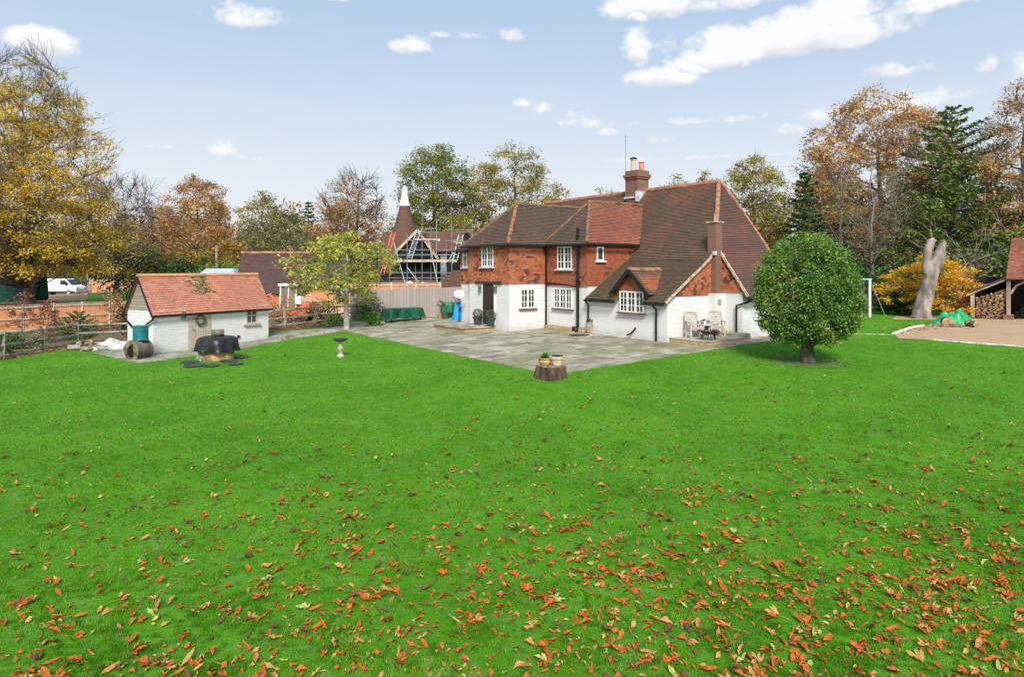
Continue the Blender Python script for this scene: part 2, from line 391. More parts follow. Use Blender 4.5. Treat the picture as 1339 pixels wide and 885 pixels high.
ROOF_OAST = tiles('brown oast tile', [(0, (.13, .06, .042)), (.6, (.20, .09, .062)), (1, (.29, .15, .11))], (.1, .065, .05), (.36, .62, .8), (.16, .12, .05), (.62, .4), gauge=.2, width=.3)
RIDGE = P('ridge tile clay', (.34, .15, .09), .85, .5, 4, .4, c2=(.19, .10, .065))
ROOF_END = tiles('brown clay roof tile', [(0, (.13, .06, .045)), (.5, (.21, .085, .06)), (.88, (.29, .125, .085)), (1, (.42, .27, .2))], (.085, .06, .052), (.3, .6, .85), (.2, .15, .06), (.57, .45))
BRICK = brick('old red brick', (.30, .11, .07), (.17, .07, .05), (.3, .25, .2), noise_amt=.6)
BRICK_BROWN = brick('brown chimney brick', (.26, .12, .07), (.2, .1, .065), (.24, .19, .14))
BLACK = P('black painted metal', (.012, .012, .014), .4, .2, 9)
WHITE = P('white paint', (.82, .82, .8), .5, .04, 5)
GLASS, k = newmat('window glass'); n_ = k.noise(objc(k), 3.5, 3)
finish(k, k.ramp(n_, [(.35, (.015, .018, .02)), (.6, (.07, .075, .08)), (.75, (.16, .16, .155))]), .06, spec=.7)  # pale grey patches paint reflections into the pane colour
WOOD_DARK = P('dark stained oak', (.055, .038, .028), .7, .4, 5, .3, 30, stretch=(1, 1, .15))
WOOD_GREY = P('weathered grey timber', (.30, .26, .22), .85, .35, 4, .4, 40, c2=(.16, .14, .11))
RAIL = P('lichened fence timber', (.27, .26, .21), .9, .4, 3, .5, 30, c2=(.13, .12, .09))
def boards(name, c, c2, w=.1, vertical=True, gap=.06):
    m, k = newmat(name); u = k.n('ShaderNodeSeparateXYZ', ins={0: uvc(k)})
    q = k.m('DIVIDE', u.outputs[0 if vertical else 1], w); fr = k.m('FRACT', q)
    wn = k.n('ShaderNodeTexWhiteNoise', noise_dimensions='1D', ins={1: k.m('FLOOR', q)}).outputs[0]
    gr = k.noise(k.n('ShaderNodeMapping', ins={0: objc(k), 3: (9, 9, 1.2) if vertical else (1.2, 1.2, 9)}).outputs[0], 2.5, 4)
    col = k.mix(k.m('ADD', k.m('MULTIPLY', wn, .6), k.m('MULTIPLY', gr, .4)), c2, c)
    gp = k.m('LESS_THAN', fr, gap); col = k.mix(k.m('MULTIPLY', gp, .75), col, tuple(x*.2 for x in c2))
    finish(k, col, .8, k.m('ADD', fr, k.m('MULTIPLY', gr, .3)), .6, .02); return m
ORANGE_BOARD = boards('new orange fence board', (.72, .34, .16), (.56, .25, .11), .12)
GREY_BOARD = boards('weathered pinkish grey fence board', (.40, .34, .31), (.29, .25, .23), .2)
OLD_BOARD = boards('old brown fence board', (.2, .15, .12), (.12, .09, .07), .15)
WEATHER_BOARD = boards('pale weatherboard', (.4, .34, .28), (.27, .23, .19), .13, False, .12)
ORANGE_GABLE = boards('honey weatherboard', (.5, .3, .17), (.36, .2, .11), .16, False, .14)
BLACK_BOARD = boards('black weatherboard', (.022, .024, .03), (.012, .013, .017), .2, False, .12)
DOOR_BEIGE = boards('beige boarded door', (.46, .39, .31), (.40, .34, .265), .13, True, .1)
OFF_POST = P('pale sawn post', (.55, .46, .36), .85, .25, 5)
TERRA = P('terracotta', (.52, .22, .12), .8, .25, 6)
TERRA_PALE = P('pale salt marked terracotta', (.56, .36, .25), .85, .3, 4, c2=(.42, .43, .34))
GLAZED = P('ochre glazed pot', (.42, .27, .10), .45, .4, 3, c2=(.3, .2, .1))
STONE_Y = brick('yellow rubble stone', (.55, .40, .18), (.44, .32, .17), (.14, .11, .07), bs=1, noise_amt=.45, bw=.42, bh=.17)
STONE = P('grey stone', (.36, .34, .29), .9, .3, 4, .5, 20, c2=(.2, .19, .15))
SLAB = P('old stone slab', (.33, .31, .26), .9, .35, 2.5, .4, 20, c2=(.17, .15, .12))
SLATE = P('dark slate', (.045, .045, .045), .7, .4, 5, .3)
LOGEND = P('cut log end', (.42, .27, .15), .85, .35, 6, .3, c2=(.24, .14, .08))
BARK = P('grey brown bark', (.15, .12, .095), .95, .4, 3, .8, 9, c2=(.07, .055, .045), stretch=(1, 1, .3))
BARK_PALE = P('pale bark', (.42, .37, .31), .95, .3, 3, .6, 9, c2=(.22, .19, .16), stretch=(1, 1, .3))
BARK_WHITE = P('magnolia bark', (.42, .40, .33), .9, .25, 4, .4, 12, c2=(.26, .25, .18))
DEADWOOD = P('bleached dead trunk', (.32, .26, .22), .9, .3, 2.2, 1.0, 7, c2=(.14, .115, .1), stretch=(1, 1, .35))
TWIG = P('winter twig', (.17, .13, .105), .95, .3, 2)
SOIL = P('dark soil', (.06, .045, .03), .95, .4, 9, .5)
# ------------------------------------------------------------------ ground, lawn, patio, gravel, paths
m, k = newmat('woodland floor'); n = k.noise(objc(k), .35, 6, .6); n2 = k.noise(objc(k), 6, 5, .7)
FLOOR_M = m
finish(k, k.mix(k.step(n2, .3, .7), k.mix(k.step(n, .4, .6), (.10, .075, .04), (.055, .07, .025)), (.20, .12, .06)), .95, n2, .6, .05)
def grid_axis(lo, hi, near, step):
    out = [x for x in np.arange(-near, near+.01, step)]; x = near; s = step
    while x < hi: s *= 1.3; x += s; out.append(min(x, hi))
    x = -near; s = step
    while x > lo: s *= 1.3; x -= s; out.insert(0, max(x, lo))
    return np.unique(np.array(out))
xs = grid_axis(-1500, 1500, 62, 1.0); ys = grid_axis(-60, 1500, 62, 1.0)+0.0
Xg, Yg = np.meshgrid(xs, ys); Zg = gnd(Xg, Yg)-.045
nx, ny = len(xs), len(ys)
idx = np.arange(nx*ny).reshape(ny, nx)
Q = np.stack([idx[:-1, :-1], idx[:-1, 1:], idx[1:, 1:], idx[1:, :-1]], -1).reshape(-1, 4)
me = bpy.data.meshes.new('ground'); me.from_pydata(np.stack([Xg, Yg, Zg], -1).reshape(-1, 3).tolist(), [], Q.tolist()); me.materials.append(FLOOR_M)
me.polygons.foreach_set('use_smooth', [True]*len(me.polygons))
props(link(bpy.data.objects.new('ground', me)), kind='structure')

m, k = newmat('mown lawn'); v = objc(k)
big = k.noise(v, .35, 4, .6); mid = k.noise(v, 2.6, 5, .65); fine = k.noise(v, 45, 3, .7); worm = k.noise(v, 9, 3, .6)
c = k.mix(k.step(big, .35, .65), (.07, .23, .005), (.10, .29, .008))  # sheet kept darker than the blades, as painted shade in the gaps
c = k.mix(k.m('MULTIPLY', k.step(mid, .4, .7), .5), c, (.15, .31, .06))
c = k.mix(k.m('MULTIPLY', k.step(fine, .45, .75), .65), c, (.02, .12, .008))
c = k.mix(k.m('MULTIPLY', k.step(worm, .62, .7), .8), c, (.025, .04, .012))
finish(k, c, .9, k.m('ADD', fine, k.m('MULTIPLY', mid, .7)), .7, .05, spec=.1); LAWN_M = m
LAWN = [(-60, -9), (60, -9), (60, 49), (10, 49), (4, 40), (-9.5, 38.6), (-13, 36.5), (-19, 36.5), (-20.7, 32.9), (-20.3, 27.7), (-22.5, 22), (-60, 14)]
sheet('lawn', LAWN, 0, LAWN_M)

PATIO_AB = [(-2.3, -8), (16.1, -8), (18.6, -7.6), (21, -6.6), (22, -2.6), (21, 4), (12, 6), (4, 9), (-2.6, 9), (-2.55, 4)]
rr = random.Random(3)
PAT = []
for i in range(len(PATIO_AB)):
    a0, a1 = PATIO_AB[i], PATIO_AB[(i+1) % len(PATIO_AB)]
    L = math.hypot(a1[0]-a0[0], a1[1]-a0[1]); ns = max(1, int(L/.7))
    for j in range(ns):
        t = j/ns; a = a0[0]+(a1[0]-a0[0])*t; b = a0[1]+(a1[1]-a0[1])*t
        if j: a += rr.uniform(-.05, .05); b += rr.uniform(-.05, .05)
        PAT.append(hw(a, b))
def flag_mat(name, rotz, bw, bh, cols):
    m, k = newmat(name); v = k.n('ShaderNodeMapping', ins={0: objc(k), 2: (0, 0, -rotz)}).outputs[0]
    b = k.n('ShaderNodeTexBrick', offset=.37, squash=1.4, squash_frequency=3, ins={'Vector': v, 'Color1': (0, 0, 0), 'Color2': (1, 1, 1), 'Mortar': (.5, .5, .5), 'Scale': 1.0, 'Mortar Size': .022, 'Mortar Smooth': .4, 'Brick Width': bw, 'Row Height': bh})
    n = k.noise(v, 1.1, 5, .65); n2 = k.noise(v, 7, 5, .7); n3 = k.noise(v, .28, 3)
    c = k.ramp(b.outputs[0], [(i/(len(cols)-1), q) for i, q in enumerate(cols)])
    c = k.mix(k.m('MULTIPLY', k.step(n2, .42, .7), .55), c, (.20, .18, .13))
    c = k.mix(k.m('MULTIPLY', k.step(n, .46, .66), .7), c, (.17, .115, .075))
    c = k.mix(k.m('MULTIPLY', k.step(k.m('ADD', k.m('MULTIPLY', n3, .5), k.m('MULTIPLY', n2, .5)), .5, .6), .35), c, (.17, .24, .07))
    mort = k.m('MULTIPLY', b.outputs[1], k.step(k.m('ADD', n, k.m('MULTIPLY', n2, .4)), .45, .8))
    c = k.mix(k.m('MULTIPLY', b.outputs[1], .6), c, (.13, .12, .09)); c = k.mix(mort, c, (.09, .22, .03))
    finish(k, c, .8, k.m('SUBTRACT', k.m('MULTIPLY', n2, .5), b.outputs[1]), .8, .03); return m
FLAG_M = flag_mat('mossy sandstone flag', HROT, .78, .5, [(.42, .37, .28), (.29, .25, .19), (.52, .47, .37), (.22, .18, .13), (.38, .34, .26)])
sheet('patio', PAT, .03, FLAG_M, step=.8, skirt=.1)
PATH = [GP(*q) for q in ((120, 461), (182, 476), (235, 468), (300, 459.5), (352, 449), (395, 441), (432, 437), (450, 433))]+[(-8.4, 37.4), (-9.6, 37.6), GP(352, 436)]+[(-18.6, 34.0), (-18.9, 31)]
SHED_ROT = math.atan2(.85, .527); SHED0 = Vector((-15.35, 29.2))
sheet('path', PATH, .022, flag_mat('garden path flag', SHED_ROT, .6, .45, [(.36, .35, .28), (.27, .26, .2), (.42, .4, .33), (.22, .2, .15)]), step=.8, skirt=.08)
m, k = newmat('beige shingle'); v = objc(k); n = k.noise(v, 60, 3, .8); n2 = k.noise(v, .7, 4); vo = k.n('ShaderNodeTexVoronoi', ins={'Vector': v, 'Scale': 38.0})
c = k.mix(n, (.60, .42, .25), (.36, .24, .14)); c = k.mix(k.m('MULTIPLY', k.step(n2, .4, .7), .4), c, (.42, .25, .13)); c = k.mix(.35, c, vo.outputs[1], 'SOFT_LIGHT')
finish(k, c, .9, vo.outputs[0], .7, .03); GRAVEL_M = m
GRAV = [GP(1168, 437), GP(1176, 443.3), GP(1215, 444.5), GP(1270, 449), GP(1339, 454), GP(1430, 461), (45, 21), (45, 47), (23.3, 41.5), (22, 39.5), GP(1240, 419), GP(1212, 426.5), GP(1190, 430.5)]
sheet('gravel_drive', GRAV, .02, GRAVEL_M, step=.8)
DRIVE = [GP(55, 394.5), GP(112, 393.5), (-41, 66), (-46, 74), (-49, 79), (-70, 79), (-72, 74), (-51, 66)]
m, k = newmat('leaf strewn track'); n = k.noise(objc(k), 2, 6, .7)
finish(k, k.mix(k.step(n, .35, .65), (.36, .21, .11), (.52, .32, .17)), .95, n, .5, .04)
sheet('driveway', DRIVE, .03, m, step=2)
BANK = [(-45.5, 73), (-41.5, 62), (-33, 58), (-22, 62), (-24, 80), (-45, 81)]
sheet('grass_bank', BANK, .02, P('rough grass', (.13, .32, .025), .95, .4, 1.2, .6, 20, c2=(.07, .2, .015)), step=1.5)

# white kerb along the gravel
KERBW = P('worn white edging', (.6, .59, .55), .8, .25, 3, c2=(.38, .36, .32))
kerb_pts = [GP(*q) for q in ((1207, 427.2), (1190, 430.2), (1169, 437.2))]
M = MB()
M.tube([(x, y, g(x, y)+.02) for x, y in kerb_pts], .1, 6); props(M.build('gravel_edging', KERBW), 'chunky white painted kerb stones curving along the back corner of the gravel', 'edging')
M = MB(); pts = []
for i in range(24):
    t = i/23; px = 1215+t*190; py = np.interp(px, [1215, 1270, 1339, 1430], [444.5, 449, 454, 461]); pts.append(GP(px, py))
for p, q in zip(pts, pts[1:]): M.beam((p[0], p[1], g(*p)+.03), (q[0], q[1], g(*q)+.03), .07, .05)
props(M.build('gravel_edging', KERBW), 'thin straight white edging strip between the gravel and the front lawn', 'edging')
M = MB(); pts = [GP(px, py) for px, py in ((1085, 436), (1128, 437), (1168, 438))]
for p, q in zip(pts, pts[1:]): M.beam((p[0], p[1], g(*p)+.01), (q[0], q[1], g(*q)+.01), .1, .06)
props(M.build('gravel_edging', STONE), 'sunken pale edging line in the grass beside the clipped round bush', 'edging')

# grass blades: finer and denser near the path of the viewer, coarser far off
SHED_FOOT = [tuple(SHED0+Vector((.527, .85))*x+Vector((-.85, .527))*y) for x, y in ((-.2, -.1), (6.2, -.1), (6.2, 2.2), (-.2, 2.2))]
rng = np.random.default_rng(11)
N = 1050000
yy = rng.uniform(425, 960, N); Y = 3304/(yy-HY); X = Y*rng.uniform(-.86, .86, N)
jx, jy = rng.normal(0, .06, N), rng.normal(0, .06, N)
keep = inside(LAWN, X, Y) & ~inside(PAT, X+jx, Y+jy) & ~inside(PATH, X+jx, Y+jy) & ~inside(GRAV, X, Y) & ~inside(SHED_FOOT, X, Y)
X, Y = X[keep], Y[keep]; n = len(X); Z = gnd(X, Y)
sc = np.maximum(1, Y/9.0)
pat = np.array(np.sin(X*1.3+np.sin(Y*.9)*1.7)*np.sin(Y*1.1+np.sin(X*.7)*2.))*.2
def tuftn(X, Y, lo, hi, n, seed):
    r_ = np.random.default_rng(seed); out = 0
    for _ in range(n):
        kk = 2*np.pi/r_.uniform(lo, hi); t_ = r_.uniform(0, 6.283); out = out+np.sin(kk*(X*np.cos(t_)+Y*np.sin(t_))+r_.uniform(0, 6.283))
    return out/np.sqrt(n/2)
cl = np.clip(.7*tuftn(X, Y, .09, .3, 12, 1)+.6*tuftn(X, Y, .5, 1.6, 9, 2), -1.6, 1.6)
kp = rng.uniform(-1.1, .45, n) < cl; X, Y, Z, sc, pat, cl = X[kp], Y[kp], Z[kp], sc[kp], pat[kp], cl[kp]; n = len(X)
h = rng.uniform(.014, .042, n)*(1+pat+.42*cl)*np.minimum(sc, 1.5); wd = .0052*sc**.9*rng.uniform(.7, 1.3, n)
th = rng.uniform(0, 2*np.pi, n); ln = h*rng.uniform(.1, .95, n); lt = rng.uniform(0, 2*np.pi, n)
a = np.stack([X-np.cos(th)*wd/2, Y-np.sin(th)*wd/2, Z-.004], -1); b = np.stack([X+np.cos(th)*wd/2, Y+np.sin(th)*wd/2, Z-.004], -1)
tp = np.stack([X+np.cos(lt)*ln, Y+np.sin(lt)*ln, Z+h], -1)
m, k = newmat('grass blade'); r = k.n('ShaderNodeNewGeometry').outputs['Random Per Island']; nb = k.noise(objc(k), .5, 4, .6); nm = k.noise(objc(k), 2.2, 4, .6)
c = k.ramp(r, [(0, (.05, .18, .005)), (.5, (.16, .45, .008)), (.85, (.28, .57, .03)), (1, (.56, .68, .24))])
ns = k.noise(objc(k), 7, 4, .65)
c = k.mix(k.m('MULTIPLY', k.step(nm, .45, .65), .65), c, (.28, .55, .12)); c = k.mix(k.m('MULTIPLY', k.step(nb, .42, .62), .6), c, (.05, .23, .01))
c = k.mix(k.m('MULTIPLY', k.step(ns, .46, .62), .75), c, (.05, .18, .005)); c = k.mix(k.m('MULTIPLY', k.step(k.noise(objc(k), 4.3, 5, .7), .58, .7), .55), c, (.38, .58, .22))
finish(k, c, .8, trans=.4, spec=.0)
props(fast('grass', np.stack([a, b, tp], 1), 3, m), kind='stuff')

# ------------------------------------------------------------------ the farmhouse (local x runs right and away, y left and away)
house = thing('farmhouse', 'white brick and red tile hung farmhouse with long clay tile roofs behind the patio', 'house', (P0.x, P0.y, HZ), HROT)
def part(mb, name, mat, parent=house, **kw): return mb.build(name, mat, parent, **kw)
def onb(px, py, b):
    kx = (px-CX)/F; a = (6.42+.813*b-kx*(28.2+.582*b))/(.582+.813*kx); Y = 28.2+.813*a+.582*b
    return a, CAMZ-HZ+(HY-py)/F*Y
def ona(px, py, a):
    kx = (px-CX)/F; b = (kx*(28.2+.813*a)-6.42+.582*a)/(.813-.582*kx); Y = 28.2+.813*a+.582*b
    return b, CAMZ-HZ+(HY-py)/F*Y
B0 = -.7; Ea = 2.35
# lower white walls
part(MB().prism([(0, 0, B0), (0, 0, 1.70), (.42, 0, 1.93), (3.0, 0, 1.95), (3.18, 0, 1.95), (3.18, 0, B0)], (0, 4.9, 0)), 'wall', WHITE_WALL)
part(MB().box((.003, 4.9, B0), (6.5, 8.04, 2.26)), 'wall', WHITE_WALL)
part(MB().box((-2.3, 8.04, B0), (8, 11.7, 2.26)), 'wall', WHITE_WALL)
part(MB().box((-1.95, 11.7, B0), (4, 13.1, 2.2)), 'wall', WHITE_WALL)
part(MB().prism([(3.18, -1.337, B0), (3.18, -1.337, 2.12), (3.18, 0, 3.85), (3.18, 1.0, 3.85), (3.18, 1.0, B0)], (3.6, 0, 0)), 'wall', WHITE_WALL)
part(MB().prism([(6.6, -1.337, 1.9), (6.6, Ea, 7.0), (6.6, Ea, 1.9)], (.2, 0, 0)), 'hung_tiles', HUNG_PLAIN)
part(MB().box((3.0, 2.45, B0), (10.2, 17.5, 3.4)), 'wall', WHITE_WALL)
# tile hung upper walls, standing proud of the white brick
HG = .05
part(MB().box((-HG, 4.88, 2.16), (6.3, 8.0, 4.27)), 'hung_tiles', HUNG_PLAIN)
part(MB().box((-2.3-HG, 8.04-HG, 2.26), (6, 11.7+HG, 4.27)), 'hung_tiles', HUNG)
part(MB().box((-1.95-HG, 11.76, 2.2), (4, 13.1+HG, 4.05)), 'hung_tiles', HUNG)
Ea = 2.35; zF = lambda b: 1.6+(b+.28)*(1.8/2.78) if b < 2.5 else 3.4+(b-2.5)
part(MB().prism([(.42, 0, 1.87), (2.4, 0, zF(2.4)-.1), (3.18, 0, zF(3.0)-.1), (3.18, 0, 1.87)], (0, -.05, 0)), 'hung_tiles', HUNG)
part(MB().prism([(3.18, -1.38, 2.0), (3.18, -1.38, 2.05), (3.18, .0, 3.95), (3.18, 0, 2.0)], (-.05, 0, 0)), 'hung_tiles', HUNG)
# yellow stone plinth
part(MB().box((-.16, 5.3, B0), (.0, 8.02, .17)), 'plinth', STONE_Y)
part(MB().box((-.24, 5.1, B0), (-.003, 5.3, .22)), 'plinth', STONE_Y)
# main roof: catslide, steeper upper slope, broad end slope, back slope
Eb, Ea, Ez = 6.39, 2.35, 7.29
mb = MB()
roof(mb, [(-.28, -.12, 1.6), (-.28, 1.12, 1.6), (.02, 1.12, 1.794), (.6, 1.12, 2.17), (.6, 2.8, 2.17), (.02, 2.8, 1.794), (-.28, 2.8, 1.6), (-.28, 4.78, 1.6), (2.5, 4.78, 3.4), (2.5, -.12, 3.4)], seed=1)
rf = part(mb, 'roof', ROOF_MAIN)
mb = MB(); roof(mb, [(2.5, -.12, 3.4), (2.5, 4.78, 3.4), (3.0, 4.78, 3.9), (3.0, 16.6, 3.9), (3.2, 17.9, 4.1), (Eb, 16.2, Ez), (Eb, Ea, Ez), (3.12, .02, 4.02), (3.05, -.12, 3.95)], seed=2)
part(mb, 'roof', ROOF_MAIN)
mb = MB(); roof(mb, [(3.1, .02, 4.12), (3.1, -1.68, 1.80), (7.0, -1.68, 1.80), (6.6, Ea, Ez), (Eb, Ea, Ez)], seed=3, wave=.09)
part(mb, 'roof', ROOF_END)
mb = MB(); roof(mb, [(Eb, Ea, Ez), (10.4, Ea, Ez-4.01), (10.4, 17.6, Ez-4.01), (Eb, 16.2, Ez)], seed=4); part(mb, 'roof', ROOF_RED)
mb = MB(); roof(mb, [(Eb, 16.2, Ez), (3.2, 17.9, 4.1), (9.58, 17.9, 4.1)], seed=5); part(mb, 'roof', ROOF_MAIN)
# middle bay hip
Ca, Cb, Cz = 6.6, 1.67, 6.38
mb = MB(); roof(mb, [(-.3, 4.63, 4.2), (-.3, 8.0, 4.2), (.2, 8.0, 4.76), (Cb, Ca, Cz)], seed=6); part(mb, 'roof', ROOF_WING)
mb = MB(); roof(mb, [(-.3, 4.63, 4.2), (Cb, Ca, Cz), (5.6, Ca, Cz), (3.2, 4.63, 4.2)], seed=7); part(mb, 'roof', ROOF_RED)
mb = MB(); roof(mb, [(-.1, 8.0, 4.45), (Cb, Ca, Cz), (5.6, Ca, Cz), (5.6, 8.5, 4.2), (0, 8.5, 4.2)], seed=8); part(mb, 'roof', ROOF_WING)
# left wing hip
Wa, Wb, Wz = 9.7, -.64, 6.37
mb = MB(); roof(mb, [(-2.6, 7.74, 4.2), (-2.6, 11.95, 4.2), (Wb, Wa, Wz)], seed=9); part(mb, 'roof', ROOF_WING)
mb = MB(); roof(mb, [(-2.6, 7.74, 4.2), (Wb, Wa, Wz), (6, Wa, Wz), (6, 7.74, 4.2)], seed=10); part(mb, 'roof', ROOF_WING)
mb = MB(); roof(mb, [(-2.6, 11.95, 4.2), (6, 11.95, 4.2), (6, Wa, Wz), (Wb, Wa, Wz)], seed=11); part(mb, 'roof', ROOF_WING)
mb = MB(); roof(mb, [(-2.2, 11.7, 4.0), (-2.2, 13.35, 4.0), (.4, 11.6, 6.0), (-1.2, 10.9, 4.9)], seed=12); part(mb, 'roof', ROOF_WING)
mb = MB(); roof(mb, [(-2.2, 13.35, 4.0), (4.2, 13.35, 4.0), (4.2, 11.7, 5.6), (.4, 11.7, 5.9)], seed=12); part(mb, 'roof', ROOF_WING)
# ridge and hip tiles
def ridge(p0, p1, mat, r=.13, step=.32):
    p0, p1 = Vector(p0), Vector(p1); n = max(2, int((p1-p0).length/step)); M = MB(); rr = random.Random(int(p0.x*100))
    for i in range(n):
        a = p0.lerp(p1, i/n); b = p0.lerp(p1, (i+1.08)/n); j = Vector((0, 0, rr.uniform(-.012, .012)+.05*noise.noise(a*.4)))
        M.tube([a+j, b+j], [r, r*.9], 7)
    return part(M, 'ridge_tiles', mat)
ridge((Eb, Ea, Ez), (Eb, 16.2, Ez), RIDGE)
ridge((3.1, -.0, 4.05), (Eb, Ea, Ez), RIDGE, .12)
ridge((6.6, Ea, Ez), (7.0, -1.68, 1.80), RIDGE, .09)
HIPT = P('weathered hip tile', (.2, .10, .06), .9, .5, 5, .3, c2=(.11, .075, .05))
ridge((-.3, 4.63, 4.22), (Cb, Ca, Cz), HIPT, .11, .16); ridge((Cb, Ca, Cz), (5.6, Ca, Cz), HIPT, .1)
ridge((-.2, 7.98, 4.3), (Cb, Ca, Cz), HIPT, .08, .16)
ridge((-2.6, 7.74, 4.22), (Wb, Wa, Wz), P('orange hip tile', (.3, .13, .07), .9, .4, 5), .11, .16); ridge((-2.6, 11.95, 4.2), (Wb, Wa, Wz), HIPT, .1, .2); ridge((Wb, Wa, Wz), (6, Wa, Wz), HIPT, .1)
# pale mortared verges
MORT = P('verge mortar', (.48, .36, .27), .9, .4, 6)
part(MB().beam((-.28, -.15, 1.6), (2.5, -.15, 3.4), .05, .1).beam((2.5, -.15, 3.4), (3.0, -.15, 3.9), .05, .1), 'verge', MORT)
part(MB().beam((3.06, -1.7, 1.83), (3.06, -.05, 4.06), .06, .1), 'verge', MORT)
# chimneys
ch = part(MB().box((2.72, -.32, 1.9), (3.15, .12, 5.0)), 'chimney', BRICK_BROWN)
part(MB().box((2.67, -.37, 5.0), (3.2, .17, 5.06)), 'chimney_cap', P('mossy cement', (.4, .34, .22), .9, .3), ch)
part(MB().lathe([(.05, 5.06), (.05, 5.4)], (2.93, -.1, 0), 8), 'flue', STONE, ch)
part(MB().box((2.55, -.42, B0), (3.19, .3, 1.93)), 'chimney_breast', WHITE_WALL)
part(MB().box((2.72, -.43, 1.42), (2.96, -.41, 1.68)), 'vent', P('vent grille', (.3, .3, .3), .6, .3, 60))
LEAD = P('lead flashing', (.52, .55, .58), .5, .2, 4)
part(MB().box((2.62, -.36, 3.6), (2.74, -.2, 3.76)), 'flashing', LEAD); part(MB().box((3.12, -.42, 3.45), (3.18, -.28, 3.65)), 'flashing', LEAD)
cb, ca = 6.2, 7.7
ch = part(MB().box((cb-.44, ca-.44, 6.4), (cb+.44, ca+.44, 7.95)).box((cb-.5, ca-.5, 7.95), (cb+.5, ca+.5, 8.06)).box((cb-.55, ca-.55, 8.06), (cb+.55, ca+.55, 8.2)).box((cb-.47, ca-.47, 8.2), (cb+.47, ca+.47, 8.42)), 'chimney', BRICK)
part(MB().lathe([(.17, 8.4), (.15, 8.5), (.14, 9.0), (.17, 9.02), (.17, 9.08), (.13, 9.09)], (cb-.12, ca+.16, 0), 12), 'chimney_pot', TERRA_PALE, ch)
part(MB().lathe([(.2, 9.1), (.22, 9.14), (.1, 9.2)], (cb-.12, ca+.16, 0), 12), 'cowl', BLACK, ch)
part(MB().lathe([(.17, 8.4), (.15, 8.5), (.14, 8.86), (.17, 8.88), (.17, 8.93), (.12, 8.94)], (cb+.18, ca-.16, 0), 12), 'chimney_pot', TERRA, ch)
part(MB().box((cb-.52, ca-.6, 6.88), (cb-.44, ca+.52, 6.98)).box((cb-.6, ca-.53, 6.68), (cb+.3, ca-.44, 7.25)), 'flashing', LEAD, ch)
ae = MB(); ab_, aa_ = cb-.4, ca+.5
ae.tube([(ab_, aa_, 6.9), (ab_, aa_, 10.5)], .02, 6); dd = Vector((.5, .85, .25)).normalized(); c0 = Vector((ab_, aa_, 10.42))
ae.tube([c0-dd*.3, c0+dd*.55], .014, 5)
for i in range(5):
    q = c0+dd*(-.25+i*.19); sdv = Vector((.85, -.5, 0)).normalized()*.2; ae.tube([q-sdv, q+sdv], .016, 4)
part(ae, 'aerial', P('galvanised', (.35, .36, .38), .45, .15, 5, metal=.6))
# windows
def window(face, c, u0, u1, z0, z1, ncol, nrow, sill=True, cas=1, sillmat=None, top=False):
    """face 'A': plane x=c looking -x, u is y; face 'B': plane y=c looking -y, u is x"""
    pt = (lambda d, u, z: (c-d, u, z)) if face == 'A' else (lambda d, u, z: (u, c-d, z))
    def bx(M, d0, d1, ua, ub, za, zb):
        p, q = pt(d0, ua, za), pt(d1, ub, zb); M.box([min(x, y) for x, y in zip(p, q)], [max(x, y) for x, y in zip(p, q)])
    M = MB(); f = .055
    bx(M, -.02, .045, u0, u1, z0, z0+f); bx(M, -.02, .045, u0, u1, z1-f, z1); bx(M, -.02, .045, u0, u0+f, z0+f, z1-f); bx(M, -.02, .045, u1-f, u1, z0+f, z1-f)
    cw = (u1-u0)/cas
    for i in range(1, cas): bx(M, -.02, .043, u0+i*cw-.045, u0+i*cw+.045, z0+f, z1-f)
    for i in range(cas):
        a0, a1 = u0+i*cw, u0+(i+1)*cw
        for j in range(1, ncol): q = a0+(a1-a0)*j/ncol; bx(M, -.02, .035, q-.014, q+.014, z0+f, z1-f)
    for j in range(1, nrow): q = z0+(z1-z0)*j/nrow; bx(M, -.02, .031, u0+f, u1-f, q-.014, q+.014)
    wnd = part(M, 'window', WHITE)
    M = MB(); bx(M, -.02, .012, u0+f, u1-f, z0+f, z1-f); part(M, 'pane', GLASS, wnd)
    if sill:
        M = MB(); bx(M, -.01, .12, u0-.12, u1+.12, z0-.07, z0-.005); part(M, 'sill', sillmat or SILL, wnd)
    return wnd
SILL = P('brown tile sill', (.16, .08, .06), .8, .3)
LSILL = LEAD
def wA(x0, x1, y0, y1, b, *r, **kw):
    a1, zt = onb(x0, y0, b); a0, _ = onb(x1, y0, b); _, zb = onb((x0+x1)/2, y1, b); _, zt = onb((x0+x1)/2, y0, b); return window('A', b, a0, a1, zb, zt, *r, **kw)
def wB(x0, x1, y0, y1, a, *r, **kw):
    b0, _ = ona(x0, y0, a); b1, _ = ona(x1, y0, a); _, zb = ona((x0+x1)/2, y1, a); _, zt = ona((x0+x1)/2, y0, a); return window('B', a, b0, b1, zb, zt, *r, **kw)
wA(725, 748.5, 377, 403.5, 0.003, 2, 3, cas=3)
wA(729.3, 748, 322.7, 352, -HG, 2, 3, cas=2, sillmat=LSILL)
wB(780.3, 788.8, 322.8, 341, 4.88, 1, 1, sillmat=WHITE)
wB(680.6, 698.8, 377.6, 403, 8.04, 2, 3, cas=2)
wA(630.5, 645.2, 322.2, 349, -2.3-HG, 2, 3, cas=2, sillmat=LSILL)
wA(605.8, 611.4, 326.6, 349.6, -1.95-HG, 2, 3, cas=1, sillmat=LSILL)
